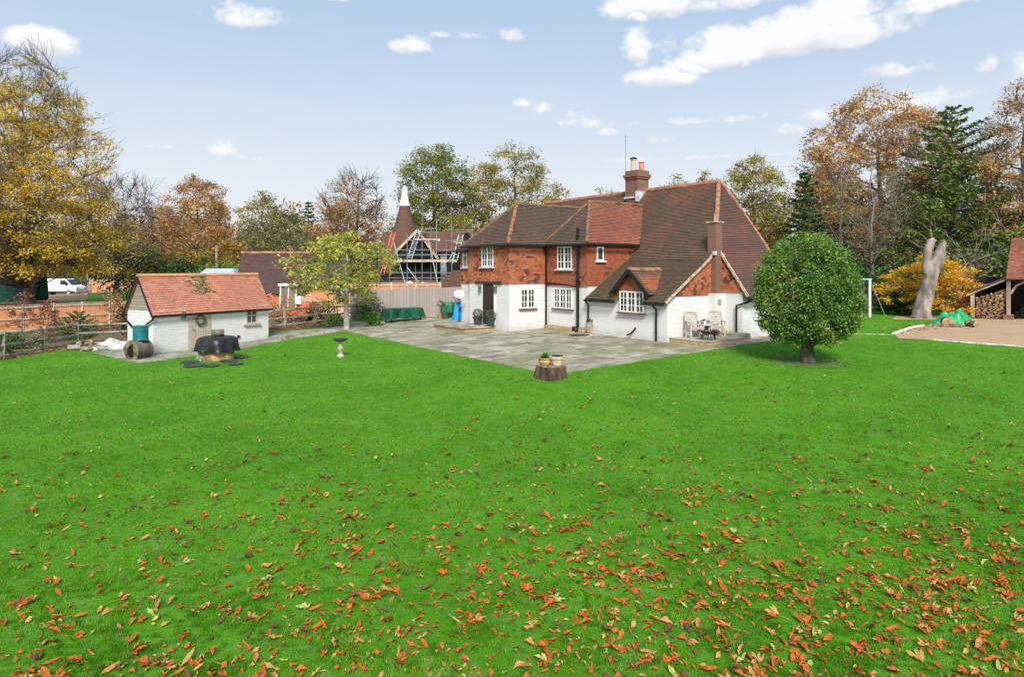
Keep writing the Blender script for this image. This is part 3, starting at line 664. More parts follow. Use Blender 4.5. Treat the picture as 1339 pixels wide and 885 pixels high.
# dormer over the catslide
window('A', -.07, 1.24, 2.68, 1.1, 2.02, 2, 3, cas=3)
part(MB().prism([(-.03, .98, 1.62), (-.03, 2.94, 1.62), (-.03, 2.94, 2.1), (-.03, 1.96, 2.98), (-.03, .98, 2.1)], (1.6, 0, 0)), 'dormer', HUNG_PLAIN)
mb = MB(); roof(mb, [(-.25, .82, 1.9), (-.25, 1.96, 2.98), (1.9, 1.96, 2.98), (.35, .82, 1.9)], seed=14, wave=.02); roof(mb, [(-.25, 3.1, 1.9), (.35, 3.1, 1.9), (1.9, 1.96, 2.98), (-.25, 1.96, 2.98)], seed=15, wave=.02)
part(mb, 'dormer_roof', ROOF_MAIN)
ridge((-.27, 1.96, 2.98), (1.7, 1.96, 2.98), RIDGE, .1)
part(MB().beam((-.29, .78, 1.83), (-.29, 1.96, 2.93), .05, .17).beam((-.29, 3.14, 1.83), (-.29, 1.96, 2.93), .05, .17), 'bargeboard', BLACK)
# front door, beam over it, wall lamps
a1, zt = onb(632, 372.5, -2.3); a0, zb = onb(646.6, 423, -2.3)
dr = part(MB().box((-2.34, a0, zb-.05), (-2.2, a1, 2.24)), 'door', boards('dark oak door', (.06, .04, .03), (.035, .025, .02), .16, True, .07))
part(MB().box((-2.38, a0+.1, .95), (-2.34, a0+.16, 1.12)), 'handle', BLACK, dr)
part(MB().box((-2.345, a1, zb-.05), (-2.2, a1+.1, 2.24)).box((-2.345, a0-.1, zb-.05), (-2.2, a0, 2.24)), 'door_frame', WHITE, dr)
part(MB().box((-2.38, onb(657, 0, -2.3)[0], 2.22), (-2.25, onb(623, 0, -2.3)[0], 2.36)), 'beam', WOOD_DARK)
BRONZE = P('dull bronze', (.2, .19, .16), .5, .3, metal=.4)
for px in (628.5, 649.2):
    a, z = onb(px, 379, -2.3); lp = part(MB().box((-2.42, a-.06, z-.13), (-2.3, a+.06, z+.13)), 'wall_lamp', BRONZE)
    part(MB().obox((-2.37, a, z+.17), (.2, .2, .06), taper=.4), 'lamp_cap', BRONZE, lp)
# gutters and downpipes
GUT = .055
def gutter(pts): part(MB().tube(pts, GUT, 6), 'gutter', BLACK)
gutter([(-.36, -.1, 1.53), (-.36, 1.12, 1.53)]); gutter([(-.36, 2.8, 1.53), (-.36, 4.75, 1.53)]); gutter([(-.36, 4.55, 4.13), (-.36, 8.0, 4.13)]); gutter([(-.3, 4.55, 4.13), (3.1, 4.55, 4.13)])
gutter([(-2.66, 7.7, 4.13), (-2.66, 12.0, 4.13)]); gutter([(-2.66, 7.68, 4.13), (-.3, 7.68, 4.13)]); gutter([(-2.26, 11.95, 3.93), (-2.26, 13.4, 3.93)]); gutter([(3.0, -1.74, 1.74), (7.0, -1.74, 1.74)])
def pipe(pts, r=.045): part(MB().tube(pts, r, 8), 'downpipe', BLACK)
pipe([(-.33, .55, 1.5), (-.2, .55, 1.4), (-.08, .55, 1.3), (-.08, .55, -.05), (-.2, .55, -.1)])
pipe([(-.33, 4.72, 1.5), (-.2, 4.75, 1.4), (-.08, 4.78, 1.3), (-.08, 4.78, 0)])
pipe([(-.33, 7.85, 4.1), (-.12, 7.9, 3.9), (-.12, 7.9, 0)], .05)
a, _ = onb(755.5, 360, -.12); pipe([(-.12, a, 4.95), (-.12, a, 2.35), (-.12, a, .1), (-.25, a, .0)], .075)
part(MB().box((-.16, a-.12, 2.28), (-.05, a+.12, 2.42)), 'hopper', BLACK); part(MB().box((-.2, a+.12, .05), (-.04, a+.34, .22)), 'outside_light', BLACK)
part(MB().tube([(-.1, a, 2.1), (-.1, a+1.0, 2.22), (-.1, 8.0, 2.3)], .035, 6), 'downpipe', BLACK)
pipe([(3.3, -1.74, 1.7), (3.12, -1.5, 1.55), (3.08, -1.1, 1.45), (3.08, -1.1, .15), (2.95, -1.1, .05)])
part(MB().tube([(-.08, onb(833, 0, 0)[0], .45), (-.1, onb(827, 0, 0)[0], .18), (-.14, onb(823, 0, 0)[0], .1)], .035, 6), 'waste_pipe', BLACK)
part(MB().tube([(2.9, -.6, .2), (2.9, -.62, .65), (2.86, -.7, .72)], .02, 6), 'tap', P('tap post', (.5, .42, .33), .7, .2))
# ------------------------------------------------------------------ garden shed (local x along its front, y to the back)
shed = thing('garden_shed', 'small white brick shed with pink tiled roof and beige door', 'shed', (SHED0.x, SHED0.y, 0), SHED_ROT)
SL, SW, SE, SR = 5.94, 1.98, 1.86, 3.33
part(MB().prism([(0, 0, -.4), (0, 0, SE), (0, SW, SE), (0, SW, -.4)], (SL, 0, 0)), 'wall', WHITE_SHED, shed)
part(MB().prism([(-.02, .06, SE), (-.02, SW/2, SR-.1), (-.02, SW-.06, SE)], (.1, 0, 0)), 'gable_boarding', WEATHER_BOARD, shed)
part(MB().prism([(SL-.08, .06, SE), (SL-.08, SW/2, SR-.1), (SL-.08, SW-.06, SE)], (.1, 0, 0)), 'gable_boarding', WEATHER_BOARD, shed)
mb = MB(); sl = (SR-SE)/(SW/2)
roof(mb, [(-.12, -.13, SE-.13*sl), (SL+.1, -.13, SE-.13*sl), (SL+.1, SW/2, SR), (-.12, SW/2, SR)], gauge=.115, seed=21, wave=.04)
part(mb, 'roof', ROOF_SHED, shed)
mb = MB(); roof(mb, [(-.12, SW+.13, SE-.13*sl), (-.12, SW/2, SR), (SL+.1, SW/2, SR), (SL+.1, SW+.13, SE-.13*sl)], gauge=.115, seed=22)
part(mb, 'roof', ROOF_SHED, shed)
M = MB(); nr = 15
for i in range(nr):
    x0 = -.13+i*(SL+.24)/nr; M.tube([(x0, SW/2, SR+.01), (x0+(SL+.24)/nr*1.04, SW/2, SR+.02)], [.1, .088], 8)
part(M, 'ridge_tiles', P('shed ridge tile', (.58, .24, .14), .85, .3, 4, c2=(.42, .24, .1)), shed)
MOSS = P('roof moss', (.17, .15, .05), .95, .6, 12, .8, 30, c2=(.06, .045, .025))
M = MB(); rr = random.Random(4)
for i in range(150):
    v = rr.uniform(.1, .95)**1.3*.62; u = 2.72+rr.gauss(0, .22)-v*.0; y = SW/2-v*(SW/2); z = SR-v*(SR-SE)+.03
    M.obox((u, y, z), (rr.uniform(.08, .2), rr.uniform(.05, .09), .05), (math.atan(sl), 0, 0), .7)
part(M, 'roof_moss', MOSS, shed)
part(MB().beam((-.14, -.16, SE-.18*sl), (-.14, SW/2, SR-.02), .03, .09), 'bargeboard', BLACK, shed); part(MB().beam((-.14, SW+.16, SE-.18*sl), (-.14, SW/2, SR-.02), .03, .09), 'bargeboard', BLACK, shed)
part(MB().tube([(-.16, -.19, SE-.24), (SL+.12, -.19, SE-.24)], .05, 7), 'gutter', BLACK, shed); part(MB().tube([(-.2, SW+.19, SE-.24), (SL+.12, SW+.19, SE-.24)], .05, 7), 'gutter', BLACK, shed)
part(MB().tube([(-.1, -.19, SE-.28), (-.1, -.1, SE-.4), (-.12, .95, .95), (-.12, 1.02, .72)], .045, 7), 'downpipe', BLACK, shed)
part(MB().tube([(-.16, SW+.19, SE-.28), (-.12, SW+.02, SE-.4), (-.12, 1.1, .98)], .045, 7), 'downpipe', BLACK, shed)
dr = part(MB().box((1.72, -.03, .05), (2.6, .05, 1.78)), 'door', DOOR_BEIGE, shed)
BEIGE = P('beige gloss paint', (.44, .38, .33), .6, .08)
part(MB().box((1.6, -.035, .0), (1.72, .04, 1.83)), 'door_frame', BEIGE, dr); part(MB().box((2.6, -.035, .0), (2.72, .04, 1.83)), 'door_frame', BEIGE, dr)
part(MB().box((1.74, -.045, .0), (2.58, .04, .1)), 'threshold', STONE, dr)
part(MB().tube([(1.8, -.03, .93), (1.8, -.1, .93), (1.88, -.1, .93)], .018, 6), 'handle', P('pewter', (.3, .3, .3), .35, .1, metal=.8), dr)
M = MB(); x0, x1, z0, z1 = 4.62, 5.24, .98, 1.76
M.box((x0, -.04, z0), (x0+.06, .02, z1)).box((x1-.06, -.04, z0), (x1, .02, z1)).box((x0+.06, -.04, z0), (x1-.06, .02, z0+.06)).box((x0+.06, -.04, z1-.05), (x1-.06, .02, z1)).box((x0+.29, -.03, z0+.06), (x0+.33, .02, z1-.05))
M.box((x0+.06, -.028, z0+.36), (x1-.06, .02, z0+.41)).box((x0+.06, -.025, z0+.57), (x1-.06, .02, z0+.6))
wn = part(M, 'window', P('pale beige frame', (.5, .45, .38), .6, .1), shed)
part(MB().box((x0+.06, -.015, z0+.06), (x1-.06, .02, z1-.05)), 'pane', GLASS, wn)
part(MB().box((x0-.14, -.12, z0-.09), (x1+.16, .02, z0-.004)), 'sill', P('beige stone sill', (.42, .36, .29), .8, .2), wn)
lp = part(MB().box((1.26, -.12, 1.42), (1.44, -.0, 1.7)), 'wall_lamp', BRONZE, shed)
part(MB().obox((1.35, -.06, 1.73), (.22, .16, .06), taper=.5), 'lamp_cap', BRONZE, lp)
part(MB().box((4.1, -.06, .34), (4.26, .0, .46)), 'air_vent', P('brown vent', (.09, .05, .04), .7, .2), shed)
# wreath on the door
wl = Matrix.Translation((SHED0.x, SHED0.y, 0)) @ Matrix.Rotation(SHED_ROT, 4, 'Z')
wre = thing('door_wreath', 'round twig wreath with greenery hanging on the beige shed door', 'wreath', wl @ Vector((2.16, -.09, 1.35)), SHED_ROT)
M = MB(); rr = random.Random(9)
for kx in range(5):
    pts = [((.2+.02*math.sin(i*3+kx))*math.cos(i*math.pi/12), rr.uniform(-.02, .02), (.2+.02*math.cos(i*2+kx))*math.sin(i*math.pi/12)) for i in range(25)]
    M.tube(pts, .018, 4)
part(M, 'ring', P('twig ring', (.1, .06, .045), .9, .4), wre)
lv = []
rg = np.random.default_rng(5)
def leafquads(C, size, rg, asp=.5, flat=0.0, up=None):
    """diamond leaves at points C (n,3)"""
    n = len(C); nr = rg.normal(size=(n, 3)); nr[:, 2] += flat*np.sign(nr[:, 2]+1e-9)*2.0; nr /= np.linalg.norm(nr, axis=1)[:, None]
    t = rg.normal(size=(n, 3)); t -= nr*(t*nr).sum(1)[:, None]; t /= np.linalg.norm(t, axis=1)[:, None]; s = np.cross(nr, t)
    size = np.asarray(size)*np.ones(n)*rg.uniform(.7, 1.3, n); a = t*size[:, None]*.5; b = s*size[:, None]*.5*asp
    return np.stack([C-a, C+b+nr*size[:, None]*.06, C+a, C-b+nr*size[:, None]*.06], 1)
th = rg.uniform(math.pi*.9, math.pi*2.1, 130); C = np.stack([.22*np.cos(th)+rg.normal(0, .03, 130), rg.uniform(-.05, .0, 130), .22*np.sin(th)+rg.normal(0, .03, 130)], 1)
fast('greenery', leafquads(C, .075, rg), 4, leafm('wreath leaf', [(.03, .07, .03), (.08, .14, .06), (.35, .38, .35)]), wre)

# ------------------------------------------------------------------ fences
def close_board(name, label, p0, p1, h, mat, postmat, seed=0, bay=1.83, rails=3, capped=True, face=1, posts=True, step_tops=False, base=None):
    p0, p1 = Vector((*p0, 0)), Vector((*p1, 0)); d = p1-p0; L = d.length; d.normalize(); nn = Vector((-d.y, d.x, 0))*face
    f = thing(name, label, 'fence', (p0.x, p0.y, 0), 0); n = max(1, round(L/bay)); rr = random.Random(seed)
    gz = lambda q: (g(p0.x+q.x, p0.y+q.y) if base is None else base)
    Mb, Mr = MB(), MB()
    for i in range(n):
        a = d*(L*i/n); b = d*(L*(i+1)/n); za, zb = gz(a), gz(b)
        Mb.prism([a+Vector((0, 0, za-.1)), b+Vector((0, 0, zb-.1)), b+Vector((0, 0, zb+h)), a+Vector((0, 0, za+h))], nn*-.02)
        for r in range(rails):
            hh = .12+(h-.24)*r/max(1, rails-1); Mr.beam(a+nn*.035+Vector((0, 0, za+hh)), b+nn*.035+Vector((0, 0, zb+hh)), .05, .08)
        if capped: Mr.beam(a+Vector((0, 0, za+h+.02)), b+Vector((0, 0, zb+h+.02)), .08, .04)
    part(Mb, 'boards', mat, f)
    if rails: part(Mr, 'rail', postmat, f)
    for i in range(n+1) if posts else ():
        a = d*(L*i/n); part(MB().box((a.x-.06, a.y-.06, gz(a)-.3), (a.x+.06, a.y+.06, gz(a)+h+.1)), 'post', postmat, f)
    return f
close_board('board_fence', 'long new orange close board fence with pale posts behind the post and rail fence', (-37.6, 40.5), (-20.5, 64.7), 1.8, ORANGE_BOARD, OFF_POST, 1, face=-1)
close_board('board_fence', 'orange board fence at the top of the grass bank beside the white van', (-53.5, 86.5), (-40, 86.5), 1.66, ORANGE_BOARD, OFF_POST, 2, face=-1, rails=2)
close_board('board_fence', 'orange board fence behind the excavator and the magnolia', (-17.2, 52), (-7.5, 51), 2.0, ORANGE_BOARD, OFF_POST, 3, face=-1)
close_board('board_fence', 'weathered grey board fence between the magnolia and the farmhouse', (-9.9, 41.8), (-2.6, 42.9), 1.82, GREY_BOARD, P('grey post', (.36, .31, .28), .9, .3), 4, rails=2, capped=False, face=1, posts=False)
close_board('board_fence', 'old dark brown panel fence behind the white swing frame', (20.3, 47.8), (28.5, 47.8), 1.5, OLD_BOARD, P('old post', (.17, .13, .1), .9, .3), 5, rails=2, face=-1)
def post_rail(label, pts, rails, seed, h=1.12, every=1.9):
    f = thing('rail_fence', label, 'fence', (pts[0][0], pts[0][1], 0)); rr = random.Random(seed); o = Vector((pts[0][0], pts[0][1], 0)); sp = []
    for p, q in zip(pts, pts[1:]):
        L = math.hypot(q[0]-p[0], q[1]-p[1]); n = max(1, round(L/every)); sp += [(p[0]+(q[0]-p[0])*i/n, p[1]+(q[1]-p[1])*i/n) for i in range(n)]
    sp.append(pts[-1])
    top = [Vector((x, y, g(x, y)))-o for x, y in sp]
    for t in top:
        part(MB().obox(t+Vector((0, 0, h/2-.1)), (.12, .1, h+.28), (rr.uniform(-.04, .04), rr.uniform(-.04, .04), rr.uniform(0, 1)), .85), 'post', RAIL, f)
    for a, b in zip(top, top[1:]):
        for z in rails:
            j = [Vector((rr.uniform(-.02, .02), rr.uniform(-.02, .02), z*h+rr.uniform(-.05, .05))) for _ in range(3)]
            part(MB().tube([a+j[0], (a+b)/2+j[1]-Vector((0, 0, .02)), b+j[2]], [.055, .065, .05], 5), 'rail', RAIL, f)
    return f
post_rail('lichened post and rail fence along the left edge of the lawn', [(-21.2, 22.4), (-20.55, 27.6), (-20.75, 32.6), (-18.4, 34.2), (-17.0, 36.4)], (.12, .52, .9), 3, every=2.6)
post_rail('dark post and rail fence to the right of the white shed', [(-14.2, 37.2), (-11.6, 40.2), (-9.5, 40.6)], (.15, .5, .9), 4, every=2.0)

# ------------------------------------------------------------------ things near the shed
def log(name, label, p0, p1, r0, r1, cat='log', hollow=False, bark=BARK, group=None, parent=None):
    p0, p1 = Vector(p0), Vector(p1); M = MB(); rr = random.Random(int(p0.x*91+p0.z*37)); n = 12; c = (p0+p1)/2
    ax = (p1-p0).normalized(); a = ax.orthogonal().normalized(); b = ax.cross(a); vs = []; wv = [1+rr.uniform(-.1, .1) for _ in range(n)]
    for i in range(4):
        q = p0.lerp(p1, i/3)-c; r = r0+(r1-r0)*i/3
        vs += [q+(a*math.cos(2*math.pi*j/n)+b*math.sin(2*math.pi*j/n))*r*wv[j]*(1+rr.uniform(-.04, .04)) for j in range(n)]
    M.add(vs, [(i*n+j, i*n+(j+1) % n, (i+1)*n+(j+1) % n, (i+1)*n+j) for i in range(3) for j in range(n)])
    t = thing(name, label, cat, c, 0, group)
    part(M, 'bark', bark, t, smooth=True)
    for i in (0, 3):
        E = MB(); ring = vs[i*n:(i+1)*n]; ce = (p0 if i == 0 else p1)-c; off = ax*(-.004 if i == 0 else .004)
        E.add([v*.985+off for v in ring]+[ce+off], [(j, (j+1) % n, n) for j in range(n)])
        part(E, 'cut_end', LOGEND, t)
    return t
bx, by = GP(181, 469); bz = g(bx, by)
st = log('log_stump', 'large hollow mossy log section lying under the teal barrel', (bx-.1, by-.35, bz+.36), (bx+.12, by+.45, bz+.37), .38, .36, 'log')
part(MB().lathe([(.19, -.0), (.2, .02)], (0, 0, 0), 12), 'hollow', P('painted hollow shade', (.012, .01, .008), .95, .2), st); st.children[-1].rotation_euler = (R(90), 0, R(15)); st.children[-1].location = (-.03, -.405, .0); st.children[-1].scale = (1.15, 1.35, 1)  # flat black disc stands in for the shade inside the log
for c_ in st.children:
    if c_.name.startswith('cut_end'): c_.data.materials[0] = P('mossy rotten end', (.16, .14, .07), .95, .5, 5, .6, 12, c2=(.07, .05, .035))
TEAL = P('teal painted steel', (.02, .16, .18), .4, .2, 5)
o = MB().lathe([(.001, 0), (.29, 0), (.3, .02), (.29, .05), (.285, .2), (.3, .22), (.285, .24), (.285, .38), (.3, .4), (.285, .42), (.29, .55), (.305, .57), (.29, .59), (.001, .57)], (0, 0, 0), 22).build('barrel', TEAL, None, smooth=False)
o.location = (bx+.03, by+.1, bz+.75); props(o, 'teal steel water barrel standing on a log below the shed downpipe', 'barrel')
# low stump behind, logs, plastic heap
rr = random.Random(12)
for i, (px, py, l, r, an, lab) in enumerate([(97, 458, .5, .13, .3, 'short round log at the left end of the rubble heap by the fence'), (105, 456, .6, .12, 1.9, 'split log lying across the rubble heap beside the fence corner post'),
        (113, 459, .45, .1, .9, 'thin grey log at the front of the rubble heap near the fence'), (124, 457, .7, .12, 2.7, 'long grey log at the middle of the rubble heap near the fence'),
        (134, 459, .4, .13, .5, 'stubby log at the right of the rubble heap against the plastic sheet'), (117, 453, .6, .11, 2.2, 'brown log on top of the rubble heap under the plastic sheet')]):
    x, y = GP(px, py); z = g(x, y)+r+(0.14 if i in (1, 5) else 0)
    log('log', lab, (x-l/2*math.cos(an), y-l/2*math.sin(an), z), (x+l/2*math.cos(an), y+l/2*math.sin(an), z), r, r*.9, bark=BARK if i % 2 else WOOD_GREY)
def heap(name, label, cat, loc, size, mat, seed, res=26, rough=.35, drape=True, rz=0, sharp=1.5):
    """crumpled sheet over a heap"""
    M = MB(); sx, sy, sz = size; vs = []
    for j in range(res+1):
        for i in range(res+1):
            u, v = i/res*2-1, j/res*2-1; rad = math.sqrt(u*u+v*v); e = max(0, 1-max(abs(u), abs(v), rad*.86)**sharp)
            nzv = noise.noise(Vector((u*2.2+seed, v*2.2, seed)))*.7+abs(noise.noise(Vector((u*5, v*5, seed+3.))))*.45
            vs.append((u*sx/2+noise.noise(Vector((u*3, v*3, seed+9.)))*sx*.06, v*sy/2+noise.noise(Vector((v*3, u*3, seed+5.)))*sy*.06, sz*max(0, e*(1+rough*nzv*1.6)+rough*nzv*.25*min(1, e*4))))
    n = res+1; M.add(vs, [(j*n+i, j*n+i+1, (j+1)*n+i+1, (j+1)*n+i) for j in range(res) for i in range(res)])
    o = M.build(name, mat, None, smooth=False, recalc=False); o.location = loc; o.rotation_euler = (0, 0, rz)
    return props(o, label, cat)
x, y = GP(148, 456); heap('plastic_sheet', 'crumpled white plastic sheet thrown over the rubble beside the shed', 'sheet', (x, y, g(x, y)), (2.1, 1.0, .34), P('white plastic', (.5, .49, .46), .35, .2, 5, c2=(.4, .38, .35)), 2.2, rz=.5, rough=.5)
# covered barbecue
bx, by = GP(284, 470); bz = g(bx, by)
bbq = thing('covered_barbecue', 'round garden barbecue of brick and timber under a black cover', 'barbecue', (bx, by, bz))
part(MB().lathe([(.62, -.1), (.63, .42), (.6, .45)], n=24, wob=.03), 'base', P('barbecue base', (.42, .27, .12), .9, .35, 2.2, .7, 14, c2=(.15, .1, .065)), bbq)
M = MB(); n = 48; vs = []
for (r, z, amp) in ((.0, .92, 0), (.45, .94, .006), (.66, .90, .015), (.74, .8, .03), (.77, .62, .05), (.80, .45, .075), (.81, .36, .09)):
    for j in range(n):
        t = 2*math.pi*j/n; fo = math.sin(t*9+1.3*math.sin(t*2))*amp+noise.noise(Vector((math.cos(t)*2, math.sin(t)*2, z*3)))*amp
        vs.append(((r+fo)*math.cos(t), (r+fo)*math.sin(t), z+(noise.noise(Vector((t*2, z*9, 1)))*.05 if z < .4 else .02*noise.noise(Vector((r*math.cos(t)*4, r*math.sin(t)*4, 0))))))
M.add(vs, [(i*n+j, i*n+(j+1) % n, (i+1)*n+(j+1) % n, (i+1)*n+j) for i in range(6) for j in range(n)])
part(M, 'cover', P('black tarpaulin', (.018, .018, .022), .38, .3, 5, .4, 12), bbq, smooth=True, recalc=False)
log('log', 'short thick log lying on top of the black barbecue cover', (bx-.2, by-.1, bz+1.06), (bx+.22, by+.12, bz+1.07), .15, .13)
x, y = GP(264, 472)
def boulder(name, label, cat, loc, size, mat, seed):
    bm = bmesh.new(); bmesh.ops.create_icosphere(bm, subdivisions=3, radius=.5)
    for v in bm.verts:
        v.co *= 1+.3*noise.noise(v.co*3+Vector((seed, 0, 0)))+.12*noise.noise(v.co*9+Vector((seed, 0, 0))); v.co = Vector((v.co.x*size[0], v.co.y*size[1], v.co.z*size[2]))
    me = bpy.data.meshes.new(name); bm.to_mesh(me); bm.free(); me.materials.append(mat); o = link(bpy.data.objects.new(name, me)); o.location = loc
    return props(o, label, cat)
boulder('boulder', 'mossy grey boulder leaning on the left of the barbecue base', 'stone', (x, y, g(x, y)+.18), (.42, .4, .55), P('mossy boulder', (.3, .28, .24), .9, .4, 6, .6, c2=(.12, .2, .06)), 3)
for px, py, w, lab in ((248, 474.5, .75, 'dark slab lying in the grass left of the boulder'), (254, 479, .95, 'largest dark slab in the grass in front of the barbecue'), (276, 479, .7, 'green edged slab half sunk in grass before the barbecue'),
                       (300, 473, .8, 'dark slab in the grass just right of the barbecue base'), (318, 468, .75, 'dark slab farthest right from the barbecue towards the shed window'), (308, 477, .55, 'small dark slab right of the barbecue nearest the lawn')):
    x, y = GP(px, py); o = MB().lathe([(.42*w, 0), (.44*w, .03), (.4*w, .05), (.0, .052)], n=11, wob=.16, seed=int(px)).build('slab', SLATE, None); o.location = (x, y, g(x, y)+.015); props(o, lab, 'stone slab', 'slabs around the barbecue')
# bird bath
bx, by = GP(445, 466.5); bb = thing('bird_bath', 'stone bird bath with a dark bowl standing alone on the lawn', 'bird bath', (bx, by, g(bx, by)))
part(MB().lathe([(.15, -.02), (.16, .05), (.11, .1), (.065, .15), (.06, .2), (.1, .3), (.11, .36), (.06, .46), (.05, .56), (.08, .6), (.1, .62)], n=16), 'pedestal', P('pinkish cast stone', (.45, .36, .29), .9, .3, 6), bb, smooth=True)
part(MB().lathe([(.08, .6), (.2, .63), (.29, .69), (.3, .72), (.27, .715), (.1, .67), (0, .665)], n=20), 'bowl', P('dark lead bowl', (.045, .04, .035), .6, .3, 6), bb, smooth=True)
# stepping slabs at the end of the path
for px, py, lab in ((386, 441.5, 'sunken dark edged step slab nearest the shed on the garden path'), (404, 438.5, 'second raised slab step on the garden path'), (422, 435.3, 'raised slab step nearest the magnolia on the garden path')):
    x, y = GP(px, py); o = MB().box((-.75, -.25, -.05), (.75, .25, .12)).build('step_slab', SLAB, None); o.location = (x, y, g(x, y)+.02); o.rotation_euler = (0, 0, SHED_ROT-.2); props(o, lab, 'step')

# ------------------------------------------------------------------ patio furniture and pots
def pot(label, x, y, z, r, h, mat, cat='plant pot', name='plant_pot', prof=None, group=None):
    t = thing(name, label, cat, (x, y, z), 0, group)
    prof = prof or [(.001, 0), (r*.68, 0), (r*.95, h*.8), (r*1.06, h*.82), (r*1.08, h), (r*.95, h), (r*.9, h*.88), (.001, h*.86)]
    part(MB().lathe(prof, n=20), 'pot', mat, t, smooth=False); part(MB().lathe([(r*.9, h*.87), (.001, h*.9)], n=14), 'soil', SOIL, t)
    return t
def tuft(t, z, n, L, mat, seed, spread=.5, wd=.02, name='leaves'):
    rg = np.random.default_rng(seed); th = rg.uniform(0, 2*np.pi, n); ln = L*rg.uniform(.6, 1.1, n); tl = rg.uniform(.05, spread, n)
    d = np.stack([np.cos(th)*np.sin(tl), np.sin(th)*np.sin(tl), np.cos(tl)], 1); sdv = np.stack([-np.sin(th), np.cos(th), 0*th], 1)*wd/2
    b = np.stack([rg.normal(0, .03, n), rg.normal(0, .03, n), np.full(n, z)], 1); m_ = b+d*ln[:, None]*.6; tp = b+d*ln[:, None]+np.stack([np.cos(th), np.sin(th), -.6+0*th], 1)*ln[:, None]*.18
    fast(name, np.concatenate([np.stack([b-sdv*.4, b+sdv*.4, m_+sdv, m_-sdv], 1), np.stack([m_-sdv, m_+sdv, tp+sdv*.2, tp-sdv*.2], 1)]), 4, mat, t)
def ball(t, c, r, n, size, mat, seed, name='leaves', sq=1.0):
    rg = np.random.default_rng(seed); d = rg.normal(size=(n, 3)); d /= np.linalg.norm(d, axis=1)[:, None]; C = np.array(c)+d*(r*rg.uniform(.55, 1.02, n)**.6)[:, None]*np.array([1, 1, sq]); C[:, 2] = np.maximum(C[:, 2], .02)
    fast(name, leafquads(C, size, rg), 4, mat, t)
GREY_GREEN = leafm('grey green leaf', [(.06, .09, .055), (.12, .16, .10), (.2, .24, .16)]); FRESH = leafm('fresh green leaf', [(.05, .15, .02), (.1, .26, .04), (.2, .36, .08)])
DKGREEN = leafm('dark green leaf', [(.02, .055, .015), (.045, .10, .025), (.09, .17, .05)]); FLOWER = leafm('magenta flower', [(.5, .02, .12), (.7, .06, .22)])
# stump with two pots
sx_, sy_ = GP(720, 494); sz_ = g(sx_, sy_)+.02
stp = thing('tree_stump', 'rough dark tree stump at the patio corner', 'stump', (sx_, sy_, sz_))
M = MB(); n = 22; vs = []
for (r, z) in ((.52, -.12), (.49, .1), (.45, .27), (.42, .36)):
    for j in range(n):
        t = 2*math.pi*j/n; q = r*(1+.22*noise.noise(Vector((math.cos(t)*2.4, math.sin(t)*2.4, z*.8)))+.07*math.sin(j*2.7)); vs.append((q*math.cos(t), q*math.sin(t), z))
vs.append((0, 0, .38)); M.add(vs, [(i*n+j, i*n+(j+1) % n, (i+1)*n+(j+1) % n, (i+1)*n+j) for i in range(3) for j in range(n)]); part(M, 'bark', P('blackened bark', (.085, .058, .036), .95, .5, 3, 1.0, 8, c2=(.025, .019, .015), stretch=(1.6, 1.6, .3)), stp)
M = MB(); M.add(vs[3*n:], [(j, (j+1) % n, n) for j in range(n)]); part(M, 'cut_top', P('grey cut top', (.26, .21, .16), .9, .4, 8), stp)
p1 = pot('squat ochre glazed pot with spiky green plant on the stump', sx_-.17, sy_+.04, sz_+.385, .23, .25, GLAZED, prof=[(.001, 0), (.17, 0), (.23, .1), (.215, .19), (.25, .21), (.25, .25), (.21, .25), (.2, .21), (.001, .2)])
tuft(p1, .2, 90, .28, FRESH, 3, 1.1, .03)
p1.scale = (.88,)*3
p2 = pot('terracotta pot with salt stains on the stump beside the glazed pot', sx_+.2, sy_-.08, sz_+.385, .225, .4, TERRA_PALE, prof=[(.001, 0), (.17, 0), (.215, .22), (.245, .23), (.25, .32), (.21, .32), (.2, .28), (.001, .27)])
p2.scale = (.88,)*3
ball(p2, (0, 0, .29), .1, 40, .06, FRESH, 8)
# stone step at the front door, with two topiary pots
def H(a, b): x, y = hw(a, b); return x, y
HU = lambda a, b, z: Matrix.Translation((P0.x, P0.y, 0)) @ Matrix.Rotation(HROT, 4, 'Z') @ Vector((b, a, z))
def hobj(o, a, b, z): o.location = HU(a, b, z); o.rotation_euler = (0, 0, HROT)
zp = lambda a, b: g(*hw(a, b))+.03
ds = thing('door_step', 'wide raised stone step in front of the dark front door', 'step'); a_, b_ = 10.75, -3.25; hobj(ds, a_, b_, zp(a_, b_))
part(MB().box((-.85, -1.45, -.2), (.94, 1.55, .16)), 'riser', STONE_Y, ds); part(MB().box((-.92, -1.52, .16), (.94, 1.62, .22)), 'tread', SLAB, ds)
zs = zp(a_, b_)+.22
DPOT = P('dark lead planter', (.045, .05, .055), .6, .2, 6)
for px, lab, sd_ in ((624.5, 'dark pot with clipped grey green ball left of the front door', 1), (641.5, 'dark pot with clipped grey green ball right of the front door', 2)):
    Y = 35.1 if sd_ == 1 else 34.3; q = GX(px, Y); t = pot(lab, q.x, q.y, zs-.0, .24, .42, DPOT, group='pots by the front door'); ball(t, (0, 0, .6), .28, 700, .055, GREY_GREEN, sd_, sq=.85); part(MB().tube([(0, 0, .36), (0, 0, .6)], .02, 5), 'stem', TWIG, t)
